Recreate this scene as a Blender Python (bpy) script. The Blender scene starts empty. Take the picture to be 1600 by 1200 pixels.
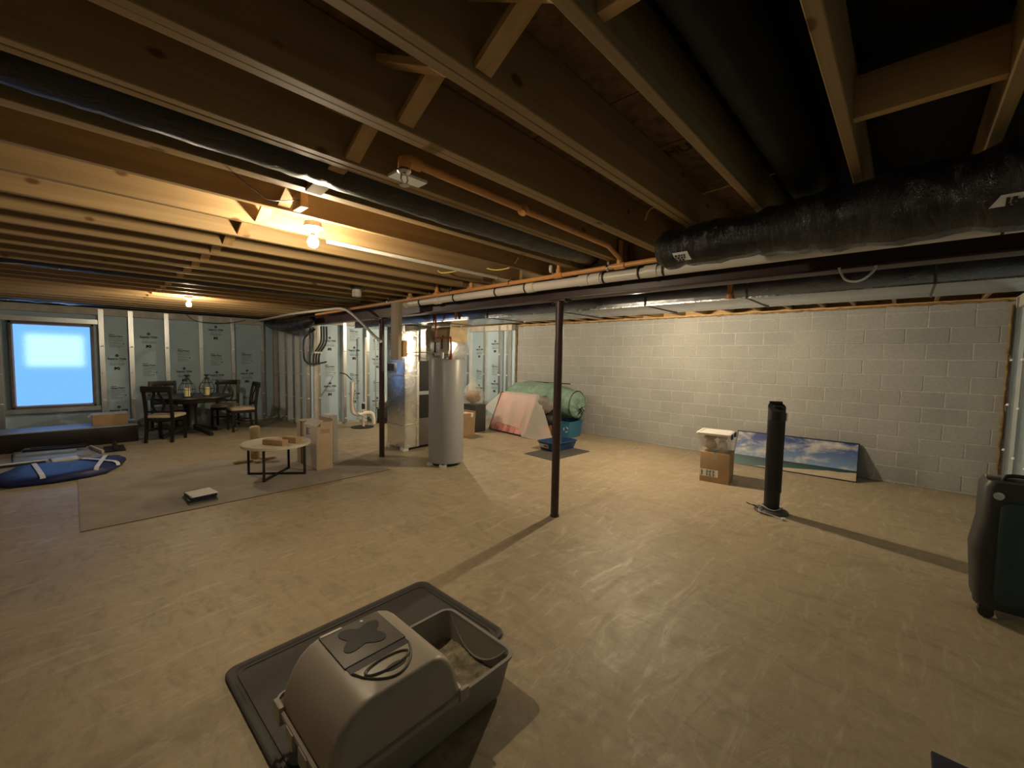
import bpy, bmesh, math, random
from mathutils import Vector, Matrix
random.seed(7)
S = bpy.context.scene
C = S.collection
PI = math.pi

# ------------------------------------------------------------------ camera
cam_d = bpy.data.cameras.new('camera')
cam = bpy.data.objects.new('camera', cam_d)
C.objects.link(cam)
cam_d.sensor_width = 36.0
cam_d.lens = 650.12 / 1600 * 36.0
cam_d.clip_start = 0.02
yaw, pitch, roll = 0.757539, -0.0625, 0.0181658
fw = Vector((-math.sin(yaw) * math.cos(pitch), math.cos(yaw) * math.cos(pitch), math.sin(pitch)))
rt0 = Vector((math.cos(yaw), math.sin(yaw), 0)); up0 = rt0.cross(fw)
rt = rt0 * math.cos(roll) + up0 * math.sin(roll)
up = up0 * math.cos(roll) - rt0 * math.sin(roll)
cam.matrix_world = Matrix(((rt.x, up.x, -fw.x, 0), (rt.y, up.y, -fw.y, 0), (rt.z, up.z, -fw.z, 1.58), (0, 0, 0, 1)))
S.camera = cam

# ------------------------------------------------------------------ world, exposure
w = bpy.data.worlds.new('world'); S.world = w; w.use_nodes = True
w.node_tree.nodes['Background'].inputs[0].default_value = (0.45, 0.6, 1.0, 1)
w.node_tree.nodes['Background'].inputs[1].default_value = 0.0
S.view_settings.view_transform = 'Standard'; S.view_settings.look = 'None'
S.view_settings.gamma = 1.0; S.view_settings.use_curve_mapping = False
S.view_settings.exposure = 0.06
BULB = 4400.0            # radiance of the brightest bulb (behind the beam)
BULB_COL = (1.0, 0.815, 0.55)
WIN = 0.66               # radiance of the frosted window film
OUT = 0.70                # radiance of the bright outer pane behind it

# ------------------------------------------------------------------ materials
MATS = {}
def nodes_of(name):
    m = bpy.data.materials.new(name); m.use_nodes = True
    nt = m.node_tree; b = nt.nodes['Principled BSDF']
    return m, nt, b
def N(nt, t, **kw):
    n = nt.nodes.new(t)
    for k, v in kw.items(): setattr(n, k, v)
    return n
def coords(nt, scale=(1, 1, 1), kind='Object'):
    tc = N(nt, 'ShaderNodeTexCoord'); mp = N(nt, 'ShaderNodeMapping')
    mp.inputs['Scale'].default_value = scale
    nt.links.new(tc.outputs[kind], mp.inputs[0]); return mp.outputs[0]
def ramp(nt, fac, stops):
    r = N(nt, 'ShaderNodeValToRGB'); e = r.color_ramp.elements
    while len(e) > 1: e.remove(e[-1])
    e[0].position = stops[0][0]; e[0].color = (*stops[0][1], 1)
    for p, c in stops[1:]:
        x = e.new(p); x.color = (*c, 1)
    nt.links.new(fac, r.inputs[0]); return r.outputs[0]
def noise(nt, vec, scale, detail=4, rough=0.55, dist=0.0):
    n = N(nt, 'ShaderNodeTexNoise'); n.inputs['Scale'].default_value = scale
    n.inputs['Detail'].default_value = detail; n.inputs['Roughness'].default_value = rough
    n.inputs['Distortion'].default_value = dist
    nt.links.new(vec, n.inputs['Vector']); return n.outputs['Fac']
def bump(nt, b, h, strength, dist=0.01):
    n = N(nt, 'ShaderNodeBump'); n.inputs['Strength'].default_value = strength
    n.inputs['Distance'].default_value = dist
    nt.links.new(h, n.inputs['Height']); nt.links.new(n.outputs[0], b.inputs['Normal'])
def mixc(nt, fac, a, b2, mode='MIX'):
    m = N(nt, 'ShaderNodeMix', data_type='RGBA', blend_type=mode)
    if isinstance(fac, float): m.inputs[0].default_value = fac
    else: nt.links.new(fac, m.inputs[0])
    for i, v in ((6, a), (7, b2)):
        if isinstance(v, tuple): m.inputs[i].default_value = (*v, 1)
        else: nt.links.new(v, m.inputs[i])
    return m.outputs[2]
def mul(c, k): return tuple(min(1, x * k) for x in c)

def mat(name, col, rough=0.6, metal=0.0, var=0.12, scale=8.0, bmp=0.0, bscale=40.0, stretch=(1, 1, 1), spec=0.5):
    """plain procedural material: noisy colour, optional relief"""
    if name in MATS: return MATS[name]
    m, nt, b = nodes_of(name)
    v = coords(nt, stretch)
    c = ramp(nt, noise(nt, v, scale), [(0.3, mul(col, 1 - var)), (0.7, mul(col, 1 + var))])
    nt.links.new(c, b.inputs['Base Color'])
    b.inputs['Roughness'].default_value = rough; b.inputs['Metallic'].default_value = metal
    b.inputs['Specular IOR Level'].default_value = spec
    if bmp: bump(nt, b, noise(nt, v, bscale, 3), bmp)
    MATS[name] = m; return m

def concrete_floor():
    m, nt, b = nodes_of('concrete_floor')
    v = coords(nt)
    v2 = coords(nt, (1, 2.2, 1))
    big = noise(nt, v, 0.55, 5, 0.6, 0.6)
    med = noise(nt, v2, 2.6, 9, 0.72, 1.6)
    st = noise(nt, coords(nt, (3.4, 0.9, 1)), 1.7, 9, 0.74, 2.2)
    fine = noise(nt, v, 22, 6, 0.7)
    c1 = ramp(nt, big, [(0.3, (0.37, 0.305, 0.205)), (0.7, (0.48, 0.405, 0.285))])
    c2 = ramp(nt, med, [(0.28, (0.52, 0.50, 0.46)), (0.5, (0.94, 0.92, 0.88)), (0.72, (1.0, 1.0, 1.0))])
    c = mixc(nt, 0.62, c1, c2, 'MULTIPLY')
    c = mixc(nt, ramp(nt, st, [(0.53, (0, 0, 0)), (0.70, (0.7, 0.7, 0.7))]), c, (0.58, 0.52, 0.41))
    c3 = ramp(nt, fine, [(0.35, (0.82, 0.82, 0.82)), (0.65, (1, 1, 1))])
    c = mixc(nt, 0.6, c, c3, 'MULTIPLY')
    vo = N(nt, 'ShaderNodeTexVoronoi'); vo.feature = 'DISTANCE_TO_EDGE'; vo.inputs['Scale'].default_value = 0.55
    vd = mixc(nt, 0.18, v, noise_col(nt, v, 1.6))
    nt.links.new(vd, vo.inputs['Vector'])
    cr = ramp(nt, vo.outputs['Distance'], [(0.0, (0.62, 0.6, 0.56)), (0.006, (1, 1, 1))])
    c = mixc(nt, 0.10, c, cr, 'MULTIPLY')
    nt.links.new(c, b.inputs['Base Color'])
    r = ramp(nt, st, [(0.3, (0.62,) * 3), (0.7, (0.40,) * 3)])
    nt.links.new(r, b.inputs['Roughness'])
    b.inputs['Specular IOR Level'].default_value = 0.42
    bump(nt, b, st, 0.22, 0.02)
    return m
def noise_col(nt, vec, scale):
    n = N(nt, 'ShaderNodeTexNoise'); n.inputs['Scale'].default_value = scale; n.inputs['Detail'].default_value = 4
    nt.links.new(vec, n.inputs['Vector']); return n.outputs['Color']

def wood(name, a, b_, along='Y', rough=0.6):
    m, nt, b = nodes_of(name)
    st = {'Y': (9, 0.35, 9), 'X': (0.35, 9, 9), 'Z': (9, 9, 0.35)}[along]
    kt = {'Y': (4.4, 2.6, 4.4), 'X': (2.6, 4.4, 4.4), 'Z': (4.4, 4.4, 2.6)}[along]
    oi = N(nt, 'ShaderNodeObjectInfo')
    tc = N(nt, 'ShaderNodeTexCoord')
    off = N(nt, 'ShaderNodeVectorMath', operation='SCALE'); off.inputs[0].default_value = (7.1, 3.3, 5.7)
    nt.links.new(oi.outputs['Random'], off.inputs['Scale'])
    ad = N(nt, 'ShaderNodeVectorMath', operation='ADD')
    nt.links.new(tc.outputs['Object'], ad.inputs[0]); nt.links.new(off.outputs[0], ad.inputs[1])
    def mp(s):
        q = N(nt, 'ShaderNodeMapping'); q.inputs['Scale'].default_value = s
        nt.links.new(ad.outputs[0], q.inputs[0]); return q.outputs[0]
    g = noise(nt, mp(st), 2.4, 6, 0.6, 0.5)
    c = ramp(nt, g, [(0.25, a), (0.75, b_)])
    k = N(nt, 'ShaderNodeTexVoronoi'); k.inputs['Scale'].default_value = 1.25
    nt.links.new(mp(kt), k.inputs['Vector'])
    kn = ramp(nt, k.outputs['Distance'], [(0.065, (0.34, 0.22, 0.12)), (0.115, (1, 1, 1))])
    c = mixc(nt, 0.85, c, kn, 'MULTIPLY')
    tint = ramp(nt, oi.outputs['Random'], [(0, (0.80, 0.78, 0.74)), (0.5, (0.95, 0.92, 0.86)), (1, (1, 1, 1))])
    c = mixc(nt, 1.0, c, tint, 'MULTIPLY')
    nt.links.new(c, b.inputs['Base Color']); b.inputs['Roughness'].default_value = rough
    b.inputs['Specular IOR Level'].default_value = 0.25
    bump(nt, b, g, 0.12, 0.004)
    return m

def block_mat():
    m, nt, b = nodes_of('painted_block')
    tc = N(nt, 'ShaderNodeTexCoord'); oi = N(nt, 'ShaderNodeObjectInfo')
    ge = N(nt, 'ShaderNodeNewGeometry')
    v = ge.outputs['Position']
    g = noise(nt, v, 34, 5, 0.7); h = noise(nt, v, 1.1, 4, 0.6)
    c = ramp(nt, h, [(0.3, (0.34, 0.352, 0.35)), (0.7, (0.42, 0.43, 0.42))])
    sp = ramp(nt, g, [(0.32, (0.72, 0.72, 0.72)), (0.6, (1, 1, 1))])
    c = mixc(nt, 0.6, c, sp, 'MULTIPLY')
    tint = ramp(nt, oi.outputs['Random'], [(0, (0.92, 0.92, 0.92)), (1, (1.0, 1.0, 1.0))])
    c = mixc(nt, 1.0, c, tint, 'MULTIPLY')
    nt.links.new(c, b.inputs['Base Color']); b.inputs['Roughness'].default_value = 0.85
    bump(nt, b, g, 0.35, 0.006)
    return m

def foil(name, col=(0.78, 0.80, 0.82), rough=0.24, bs=16, bst=0.35, stretch=(1, 1, 1)):
    m, nt, b = nodes_of(name)
    v = coords(nt, stretch)
    n1 = noise(nt, v, bs, 5, 0.65, 0.4)
    b.inputs['Base Color'].default_value = (*col, 1); b.inputs['Metallic'].default_value = 1.0
    r = ramp(nt, noise(nt, v, 5), [(0.3, (rough * 0.8,) * 3), (0.7, (rough * 1.3,) * 3)])
    nt.links.new(r, b.inputs['Roughness'])
    bump(nt, b, n1, bst, 0.012)
    return m

def blackbag(name, rough=0.16, bs=7, bst=1.0):
    m, nt, b = nodes_of(name)
    v = coords(nt, (3.2, 1, 1))
    n1 = noise(nt, v, bs, 6, 0.7, 1.2)
    b.inputs['Base Color'].default_value = (0.008, 0.008, 0.010, 1); b.inputs['Roughness'].default_value = rough
    bump(nt, b, n1, bst, 0.02)
    return m

def emit(name, col, s):
    m = bpy.data.materials.new(name); m.use_nodes = True; nt = m.node_tree
    nt.nodes.remove(nt.nodes['Principled BSDF'])
    e = N(nt, 'ShaderNodeEmission'); e.inputs[0].default_value = (*col, 1); e.inputs[1].default_value = s
    nt.links.new(e.outputs[0], nt.nodes['Material Output'].inputs[0]); return m

def film_mat():
    """frosted film on the window: glows softly and blurs the outer pane behind it"""
    m = bpy.data.materials.new('frosted_film'); m.use_nodes = True; nt = m.node_tree
    nt.nodes.remove(nt.nodes['Principled BSDF'])
    e = N(nt, 'ShaderNodeEmission'); e.inputs[0].default_value = (0.15, 0.40, 1.0, 1); e.inputs[1].default_value = WIN
    r = N(nt, 'ShaderNodeBsdfRefraction'); r.inputs['IOR'].default_value = 1.42; r.inputs['Roughness'].default_value = 0.5
    v = coords(nt, (1, 0.6, 3)); bm = N(nt, 'ShaderNodeBump'); bm.inputs['Strength'].default_value = 0.5; bm.inputs['Distance'].default_value = 0.03
    nt.links.new(noise(nt, v, 8, 4), bm.inputs['Height']); nt.links.new(bm.outputs[0], r.inputs['Normal'])
    a = N(nt, 'ShaderNodeAddShader'); nt.links.new(e.outputs[0], a.inputs[0]); nt.links.new(r.outputs[0], a.inputs[1])
    nt.links.new(a.outputs[0], nt.nodes['Material Output'].inputs[0]); return m

def sheer(name, col, alpha, rough=0.35, bst=0.4):
    """translucent plastic sheet"""
    m = bpy.data.materials.new(name); m.use_nodes = True; nt = m.node_tree; b = nt.nodes['Principled BSDF']
    b.inputs['Base Color'].default_value = (*col, 1); b.inputs['Roughness'].default_value = rough
    b.inputs['Alpha'].default_value = alpha
    bump(nt, b, noise(nt, coords(nt), 14, 5, 0.6, 0.8), bst, 0.02)
    return m

def seascape():
    m, nt, b = nodes_of('seascape_print')
    tc = N(nt, 'ShaderNodeTexCoord'); sx = N(nt, 'ShaderNodeSeparateXYZ')
    nt.links.new(tc.outputs['Object'], sx.inputs[0])
    v = coords(nt, (1, 1, 2.0))
    z = sx.outputs['Z']                                     # 0 .. 0.5 up the canvas
    sky = ramp(nt, z, [(0.15, (0.17, 0.28, 0.46)), (0.5, (0.03, 0.065, 0.24))])
    n1 = noise(nt, v, 2.6, 6, 0.6, 0.3)
    cl = ramp(nt, n1, [(0.47, (0, 0, 0)), (0.60, (1, 1, 1))])
    cc = ramp(nt, noise(nt, v, 7, 4), [(0.3, (0.26, 0.29, 0.35)), (0.7, (0.62, 0.60, 0.57))])
    sky = mixc(nt, cl, sky, cc)
    # sea/land under a wavy line that falls to the right, beach under another
    ma = N(nt, 'ShaderNodeMath', operation='MULTIPLY_ADD'); nt.links.new(sx.outputs['X'], ma.inputs[0]); ma.inputs[1].default_value = -0.03
    nt.links.new(z, ma.inputs[2])
    sea = ramp(nt, z, [(0.06, (0.02, 0.10, 0.11)), (0.16, (0.008, 0.03, 0.042))])
    lt = N(nt, 'ShaderNodeMath', operation='LESS_THAN'); nt.links.new(z, lt.inputs[0]); lt.inputs[1].default_value = 0.165
    c = mixc(nt, lt.outputs[0], sky, sea)
    q = N(nt, 'ShaderNodeMath', operation='MULTIPLY_ADD'); nt.links.new(sx.outputs['X'], q.inputs[0]); q.inputs[1].default_value = -0.10; nt.links.new(z, q.inputs[2])
    qn = N(nt, 'ShaderNodeMath', operation='MULTIPLY_ADD'); nt.links.new(noise(nt, v, 3, 3), qn.inputs[0]); qn.inputs[1].default_value = 0.05; nt.links.new(q.outputs[0], qn.inputs[2])
    l2 = N(nt, 'ShaderNodeMath', operation='LESS_THAN'); nt.links.new(qn.outputs[0], l2.inputs[0]); l2.inputs[1].default_value = 0.09
    sand = ramp(nt, noise(nt, v, 5), [(0.3, (0.40, 0.33, 0.23)), (0.7, (0.52, 0.46, 0.35))])
    c = mixc(nt, l2.outputs[0], c, sand)
    nt.links.new(c, b.inputs['Base Color']); b.inputs['Roughness'].default_value = 0.5
    return m

def pinkwood():
    m, nt, b = nodes_of('pink_forest_print')
    v = coords(nt, (7, 1, 0.6)); v2 = coords(nt)
    n1 = noise(nt, v, 1.5, 5, 0.6, 0.3)
    base = ramp(nt, noise(nt, v2, 4, 4), [(0.3, (0.62, 0.24, 0.22)), (0.7, (0.85, 0.48, 0.44))])
    tr = ramp(nt, n1, [(0.40, (0.22, 0.10, 0.09)), (0.5, (1, 1, 1))])
    c = mixc(nt, 0.8, base, tr, 'MULTIPLY')
    nt.links.new(c, b.inputs['Base Color']); b.inputs['Roughness'].default_value = 0.55
    return m

M = {
 'floor': concrete_floor(), 'block': block_mat(),
 'mortar': mat('mortar', (0.455, 0.452, 0.43), 0.9, var=0.2, scale=20),
 'joist': wood('joist_lumber', (0.27, 0.18, 0.085), (0.42, 0.295, 0.155), 'Y'),
 'blocking': wood('blocking_lumber', (0.48, 0.30, 0.13), (0.68, 0.47, 0.24), 'X'),
 'post_wood': wood('raw_lumber', (0.42, 0.37, 0.29), (0.56, 0.50, 0.40), 'Z'),
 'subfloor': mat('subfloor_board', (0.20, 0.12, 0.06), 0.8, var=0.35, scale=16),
 'ink': mat('black_ink', (0.03, 0.028, 0.03), 0.8), 'ink_brown': mat('brown_ink', (0.06, 0.035, 0.02), 0.9),
 'steel_paint': mat('maroon_steel_paint', (0.050, 0.026, 0.028), 0.42, var=0.25, scale=5),
 'foam': mat('blue_foam_board', (0.43, 0.57, 0.67), 0.55, var=0.07, scale=2.5),
 'foam_white': mat('pale_stud_side', (0.64, 0.68, 0.70), 0.7, var=0.08, scale=6),
 'galv': foil('galvanised_steel', (0.55, 0.57, 0.58), 0.34, 5, 0.08, (1, 1, 0.15)),
 'clip': mat('white_clip', (0.85, 0.86, 0.86), 0.5),
 'precast': mat('precast_concrete', (0.50, 0.48, 0.43), 0.85, var=0.15, scale=7, bmp=0.2),
 'spray': mat('spray_foam', (0.26, 0.17, 0.08), 0.8, var=0.35, scale=18, bmp=0.6, bscale=30),
 'pvc': mat('white_pvc', (0.74, 0.71, 0.66), 0.35, var=0.05), 'rubber': mat('black_rubber', (0.015, 0.015, 0.016), 0.5),
 'orange': mat('orange_sprinkler_pipe', (0.68, 0.33, 0.11), 0.4, var=0.06), 'chrome': foil('chrome', (0.75, 0.75, 0.74), 0.15, 4, 0.02),
 'bag': blackbag('black_duct_wrap'), 'bag2': blackbag('black_duct_jacket', 0.3, 6, 0.5),
 'foil': foil('foil_wrap'), 'sheet': foil('duct_sheet_metal', (0.62, 0.64, 0.66), 0.3, 3, 0.1),
 'duct_dark': foil('duct_foil_face', (0.55, 0.58, 0.63), 0.22, 7, 0.18),
 'tape': foil('foil_tape', (0.7, 0.68, 0.62), 0.3, 30, 0.5),
 'tank': mat('grey_enamel', (0.29, 0.305, 0.32), 0.38, var=0.03), 'black': mat('black_paint', (0.010, 0.010, 0.011), 0.6),
 'darkgrey': mat('dark_grey_plastic', (0.045, 0.045, 0.045), 0.5), 'grey_metal': mat('grey_cabinet', (0.10, 0.095, 0.085), 0.5),
 'tan': mat('tan_duct_board', (0.56, 0.42, 0.24), 0.8, var=0.2), 'red': mat('red_pex', (0.24, 0.02, 0.02), 0.4),
 'white': mat('white_plastic', (0.72, 0.72, 0.70), 0.45, var=0.04), 'paper': mat('white_paper', (0.78, 0.77, 0.74), 0.8, var=0.05),
 'card': mat('cardboard', (0.40, 0.27, 0.15), 0.85, var=0.10, scale=5), 'card2': mat('pale_cardboard', (0.47, 0.36, 0.25), 0.85, var=0.08, scale=5),
 'card_white': mat('white_cardboard', (0.62, 0.58, 0.54), 0.8, var=0.05),
 'espresso': mat('espresso_wood', (0.014, 0.010, 0.010), 0.35, var=0.25, scale=12, stretch=(1, 1, 4)),
 'cushion': mat('beige_cushion', (0.55, 0.46, 0.33), 0.9, var=0.1, bmp=0.2, bscale=200),
 'candle': mat('cream_candle', (0.86, 0.70, 0.36), 0.6, var=0.05), 'wire_black': mat('black_wire', (0.02, 0.02, 0.02), 0.4),
 'marble': mat('pale_stone_top', (0.66, 0.60, 0.47), 0.35, var=0.12, scale=5), 'sisal': mat('sisal_rope', (0.52, 0.40, 0.24), 0.95, var=0.2, scale=60, bmp=0.8, bscale=90),
 'rug': mat('grey_carpet', (0.345, 0.31, 0.265), 0.95, var=0.16, scale=3, bmp=0.3, bscale=160),
 'rug_edge': mat('brown_carpet_edge', (0.16, 0.10, 0.05), 0.9), 'navy': mat('navy_vinyl', (0.012, 0.020, 0.11), 0.5, var=0.2, bmp=0.5, bscale=10),
 'strap': mat('white_strap', (0.70, 0.72, 0.75), 0.5), 'bluegrey': mat('pale_panel', (0.30, 0.34, 0.37), 0.45),
 'litter_mat': mat('charcoal_mat', (0.062, 0.058, 0.055), 0.65, var=0.1, bmp=0.15, bscale=300), 'hood': mat('taupe_plastic', (0.37, 0.335, 0.285), 0.42, var=0.03),
 'pan': mat('grey_pan_plastic', (0.28, 0.265, 0.24), 0.45, var=0.04), 'lidgrey': mat('slate_plastic', (0.115, 0.105, 0.09), 0.5, var=0.04),
 'litter': mat('clay_litter', (0.32, 0.28, 0.20), 0.95, var=0.5, scale=18, bmp=1.0, bscale=60),
 'teal': mat('dark_teal_fabric', (0.012, 0.032, 0.036), 0.6, var=0.2), 'case_grey': mat('charcoal_trim', (0.020, 0.022, 0.022), 0.5),
 'tote': sheer('clear_tote_plastic', (0.72, 0.69, 0.63), 0.32, 0.25, 0.1), 'pinkish': mat('cream_crumple', (0.66, 0.52, 0.40), 0.8, var=0.3, scale=14, bmp=0.8, bscale=20),
 'brownstuff': mat('brown_crumple', (0.30, 0.18, 0.10), 0.85, var=0.4, scale=14, bmp=0.8, bscale=20),
 'latch': mat('blue_latch', (0.02, 0.04, 0.10), 0.4), 'blue_pan': mat('blue_pan_plastic', (0.018, 0.055, 0.16), 0.35, var=0.06),
 'bin_blue': mat('recycling_blue', (0.035, 0.17, 0.30), 0.45, var=0.05), 'green': mat('sage_nylon', (0.19, 0.30, 0.25), 0.65, var=0.25, bmp=1.0, bscale=9),
 'greytote': mat('grey_bin_plastic', (0.22, 0.20, 0.18), 0.6), 'orange_card': mat('orange_card', (0.36, 0.14, 0.06), 0.7),
 'drape': sheer('frosted_drape', (0.80, 0.76, 0.72), 0.46, 0.5), 'clear': sheer('clear_bag_plastic', (0.75, 0.72, 0.66), 0.30, 0.18, 0.9),
 'sea': seascape(), 'pink': pinkwood(), 'frame_dark': mat('navy_frame', (0.012, 0.014, 0.04), 0.4),
 'wire_white': mat('white_cable', (0.65, 0.65, 0.62), 0.5), 'romex': mat('yellow_cable', (0.62, 0.47, 0.14), 0.5),
 'window_frame': mat('window_trim', (0.17, 0.15, 0.13), 0.5, var=0.2), 'mat_grey': mat('grey_floor_mat', (0.07, 0.068, 0.065), 0.8),
 'logo_red': mat('red_ink', (0.4, 0.06, 0.03), 0.7), 'tray_label': mat('sticker', (0.62, 0.58, 0.54), 0.6),
 'bulb': emit('lit_bulb', BULB_COL, BULB * 0.32), 'bulb_bright': emit('lit_bulb_bright', BULB_COL, BULB), 'bulb_dim': emit('lit_bulb_dim', BULB_COL, BULB * 0.28), 'bulb_mid': emit('lit_bulb_mid', BULB_COL, BULB * 0.60), 'film': film_mat(), 'outer': emit('daylit_outer_pane', (0.62, 0.86, 1.0), OUT),
 'void': mat('matte_bay_black', (0.004, 0.004, 0.005), 0.6, spec=0.15), 'porcelain': mat('porcelain', (0.78, 0.76, 0.70), 0.3), 'cord': mat('grey_cord', (0.40, 0.39, 0.36), 0.5),
}

# ------------------------------------------------------------------ mesh builder
class MB:
    def __init__(s, xf=None): s.v = []; s.f = []; s.xf = xf
    def add(s, vs, fs):
        o = len(s.v)
        s.v += [s.xf(*p) if s.xf else tuple(p) for p in vs]
        s.f += [tuple(i + o for i in f) for f in fs]; return s
    def box(s, x0, x1, y0, y1, z0, z1):
        x0, x1 = min(x0, x1), max(x0, x1); y0, y1 = min(y0, y1), max(y0, y1); z0, z1 = min(z0, z1), max(z0, z1)
        return s.add([(x0, y0, z0), (x1, y0, z0), (x1, y1, z0), (x0, y1, z0), (x0, y0, z1), (x1, y0, z1), (x1, y1, z1), (x0, y1, z1)],
              [(0, 3, 2, 1), (4, 5, 6, 7), (0, 1, 5, 4), (1, 2, 6, 5), (2, 3, 7, 6), (3, 0, 4, 7)])
    def bar(s, a, b, wd, th, upv=(0, 0, 1)):
        """rectangular bar from a to b; wd across (perp. to up), th along up"""
        a = Vector(a); b = Vector(b); d = (b - a).normalized(); u = Vector(upv)
        if abs(d.dot(u)) > 0.98: u = Vector((1, 0, 0))
        r = d.cross(u).normalized(); u = r.cross(d).normalized()
        vs = []
        for p in (a, b):
            for i, j in ((-1, -1), (1, -1), (1, 1), (-1, 1)): vs.append(tuple(p + r * (i * wd / 2) + u * (j * th / 2)))
        return s.add(vs, [(0, 1, 2, 3), (7, 6, 5, 4), (0, 4, 5, 1), (1, 5, 6, 2), (2, 6, 7, 3), (3, 7, 4, 0)])
    def loft(s, rings, cap0=True, cap1=True, closed=True):
        n = len(rings[0]); vs = [tuple(p) for r in rings for p in r]; fs = []
        for k in range(len(rings) - 1):
            for i in range(n if closed else n - 1):
                j = (i + 1) % n
                fs.append((k * n + i, k * n + j, (k + 1) * n + j, (k + 1) * n + i))
        if cap0: fs.append(tuple(range(n - 1, -1, -1)))
        if cap1: fs.append(tuple((len(rings) - 1) * n + i for i in range(n)))
        return s.add(vs, fs)
    def tube(s, pts, r, seg=10, caps=True):
        P = [Vector(p) for p in pts]; n = len(P)
        rs = r if isinstance(r, (list, tuple)) else [r] * n
        rings = []; prev = None
        for i in range(n):
            t = (P[min(i + 1, n - 1)] - P[max(i - 1, 0)]).normalized()
            if prev is None:
                u = Vector((0, 0, 1)) if abs(t.z) < 0.9 else Vector((1, 0, 0))
            else: u = prev
            a = (u - t * u.dot(t)).normalized(); b = t.cross(a); prev = a
            rings.append([P[i] + (a * math.cos(2 * PI * k / seg) + b * math.sin(2 * PI * k / seg)) * rs[i] for k in range(seg)])
        return s.loft(rings, caps, caps)
    def lathe(s, prof, c=(0, 0, 0), seg=24, cap0=True, cap1=True):
        rings = [[(c[0] + r * math.cos(2 * PI * k / seg), c[1] + r * math.sin(2 * PI * k / seg), c[2] + z) for k in range(seg)] for r, z in prof]
        return s.loft(rings, cap0, cap1)
    def prism(s, poly, z0, z1):
        n = len(poly)
        return s.loft([[(x, y, z0) for x, y in poly], [(x, y, z1) for x, y in poly]])
    def build(s, name, m, parent=None, smooth=None, bevel=0.0, bseg=2, loc=None, rot=None):
        me = bpy.data.meshes.new(name); me.from_pydata(s.v, [], s.f)
        bm = bmesh.new(); bm.from_mesh(me)
        bmesh.ops.recalc_face_normals(bm, faces=bm.faces)
        if bevel:
            ed = [e for e in bm.edges if len(e.link_faces) == 2 and e.calc_face_angle(0) > 0.6]
            bmesh.ops.bevel(bm, geom=ed, offset=bevel, segments=bseg, profile=0.6, affect='EDGES', clamp_overlap=True)
        bm.to_mesh(me); bm.free()
        if smooth is not None or bevel:
            for p in me.polygons: p.use_smooth = True
            me.set_sharp_from_angle(angle=math.radians(smooth if smooth else 40))
        me.materials.append(M[m] if isinstance(m, str) else m)
        o = bpy.data.objects.new(name, me); C.objects.link(o)
        if parent: o.parent = parent
        if loc: o.location = loc
        if rot: o.rotation_euler = rot
        return o

def tag(o, label, cat, group=None):
    o['label'] = label; o['category'] = cat
    if group: o['group'] = group
    return o
def thing(name, label, cat, loc=(0, 0, 0), rz=0.0, group=None):
    o = bpy.data.objects.new(name, None); C.objects.link(o); o.empty_display_size = 0.1
    o.location = loc; o.rotation_euler = (0, 0, rz); return tag(o, label, cat, group)
def struct(o): o['kind'] = 'structure'; return o
def stuff(o): o['kind'] = 'stuff'; return o
def sempty(name):
    o = bpy.data.objects.new(name, None); C.objects.link(o); return struct(o)
def inst(src, parent, loc=(0, 0, 0), rot=None):
    o = src.copy(); C.objects.link(o); o.parent = parent; o.location = loc
    if rot: o.rotation_euler = rot
    return o
def copy_tree(root, loc, rz, label):
    r = root.copy(); C.objects.link(r); r.location = loc; r.rotation_euler = (0, 0, rz); r['label'] = label
    for ch in list(root.children):
        c = ch.copy(); C.objects.link(c); c.parent = r
        for g in list(ch.children):
            d = g.copy(); C.objects.link(d); d.parent = c
    return r
def rrect(x0, x1, y0, y1, r, z, n=4):
    out = []
    for cx, cy, a0 in ((x1 - r, y1 - r, 0), (x0 + r, y1 - r, PI / 2), (x0 + r, y0 + r, PI), (x1 - r, y0 + r, 1.5 * PI)):
        for k in range(n + 1):
            a = a0 + PI / 2 * k / n; out.append((cx + r * math.cos(a), cy + r * math.sin(a), z))
    return out
def tray(mb, x0, x1, y0, y1, z0, z1, tap, th, r, lip=0.012):
    """open tray with tapered walls, floor thickness and a rolled lip"""
    mb.loft([rrect(x0 + tap, x1 - tap, y0 + tap, y1 - tap, r, z0), rrect(x0, x1, y0, y1, r, z1 - lip), rrect(x0 - lip, x1 + lip, y0 - lip, y1 + lip, r + lip, z1 - lip),
             rrect(x0 - lip, x1 + lip, y0 - lip, y1 + lip, r + lip, z1), rrect(x0 + th, x1 - th, y0 + th, y1 - th, r, z1),
             rrect(x0 + tap + th, x1 - tap - th, y0 + tap + th, y1 - tap - th, r, z0 + th)])
    return mb
_txt = {}
def text_geo(t, size=0.1, bold=0.0, align='CENTER'):
    k = (t, size, bold, align)
    if k in _txt: return _txt[k]
    cu = bpy.data.curves.new('t', 'FONT'); cu.body = t; cu.size = size; cu.offset = bold; cu.align_x = align; cu.resolution_u = 3
    o = bpy.data.objects.new('t', cu); C.objects.link(o)
    dg = bpy.context.evaluated_depsgraph_get(); me = o.evaluated_get(dg).to_mesh()
    vs = [(v.co.x, v.co.y) for v in me.vertices]; fs = [tuple(p.vertices) for p in me.polygons]
    o.evaluated_get(dg).to_mesh_clear(); bpy.data.objects.remove(o); bpy.data.curves.remove(cu)
    _txt[k] = (vs, fs); return _txt[k]
def put_text(mb, t, size, f, bold=0.0, align='CENTER'):
    """f maps text plane (u, v) to a 3-D point"""
    vs, fs = text_geo(t, size, bold, align)
    mb.add([f(u, v) for u, v in vs], fs); return mb

# ------------------------------------------------------------------ heights
ZJ = 2.385; ZT = 2.62           # joist undersides, subfloor underside
YW = 7.5                        # block wall face
XR = 0.87                       # right wall face
XL = -11.2; X2 = -9.3; Y1 = 3.40; YB = -2.8

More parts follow.
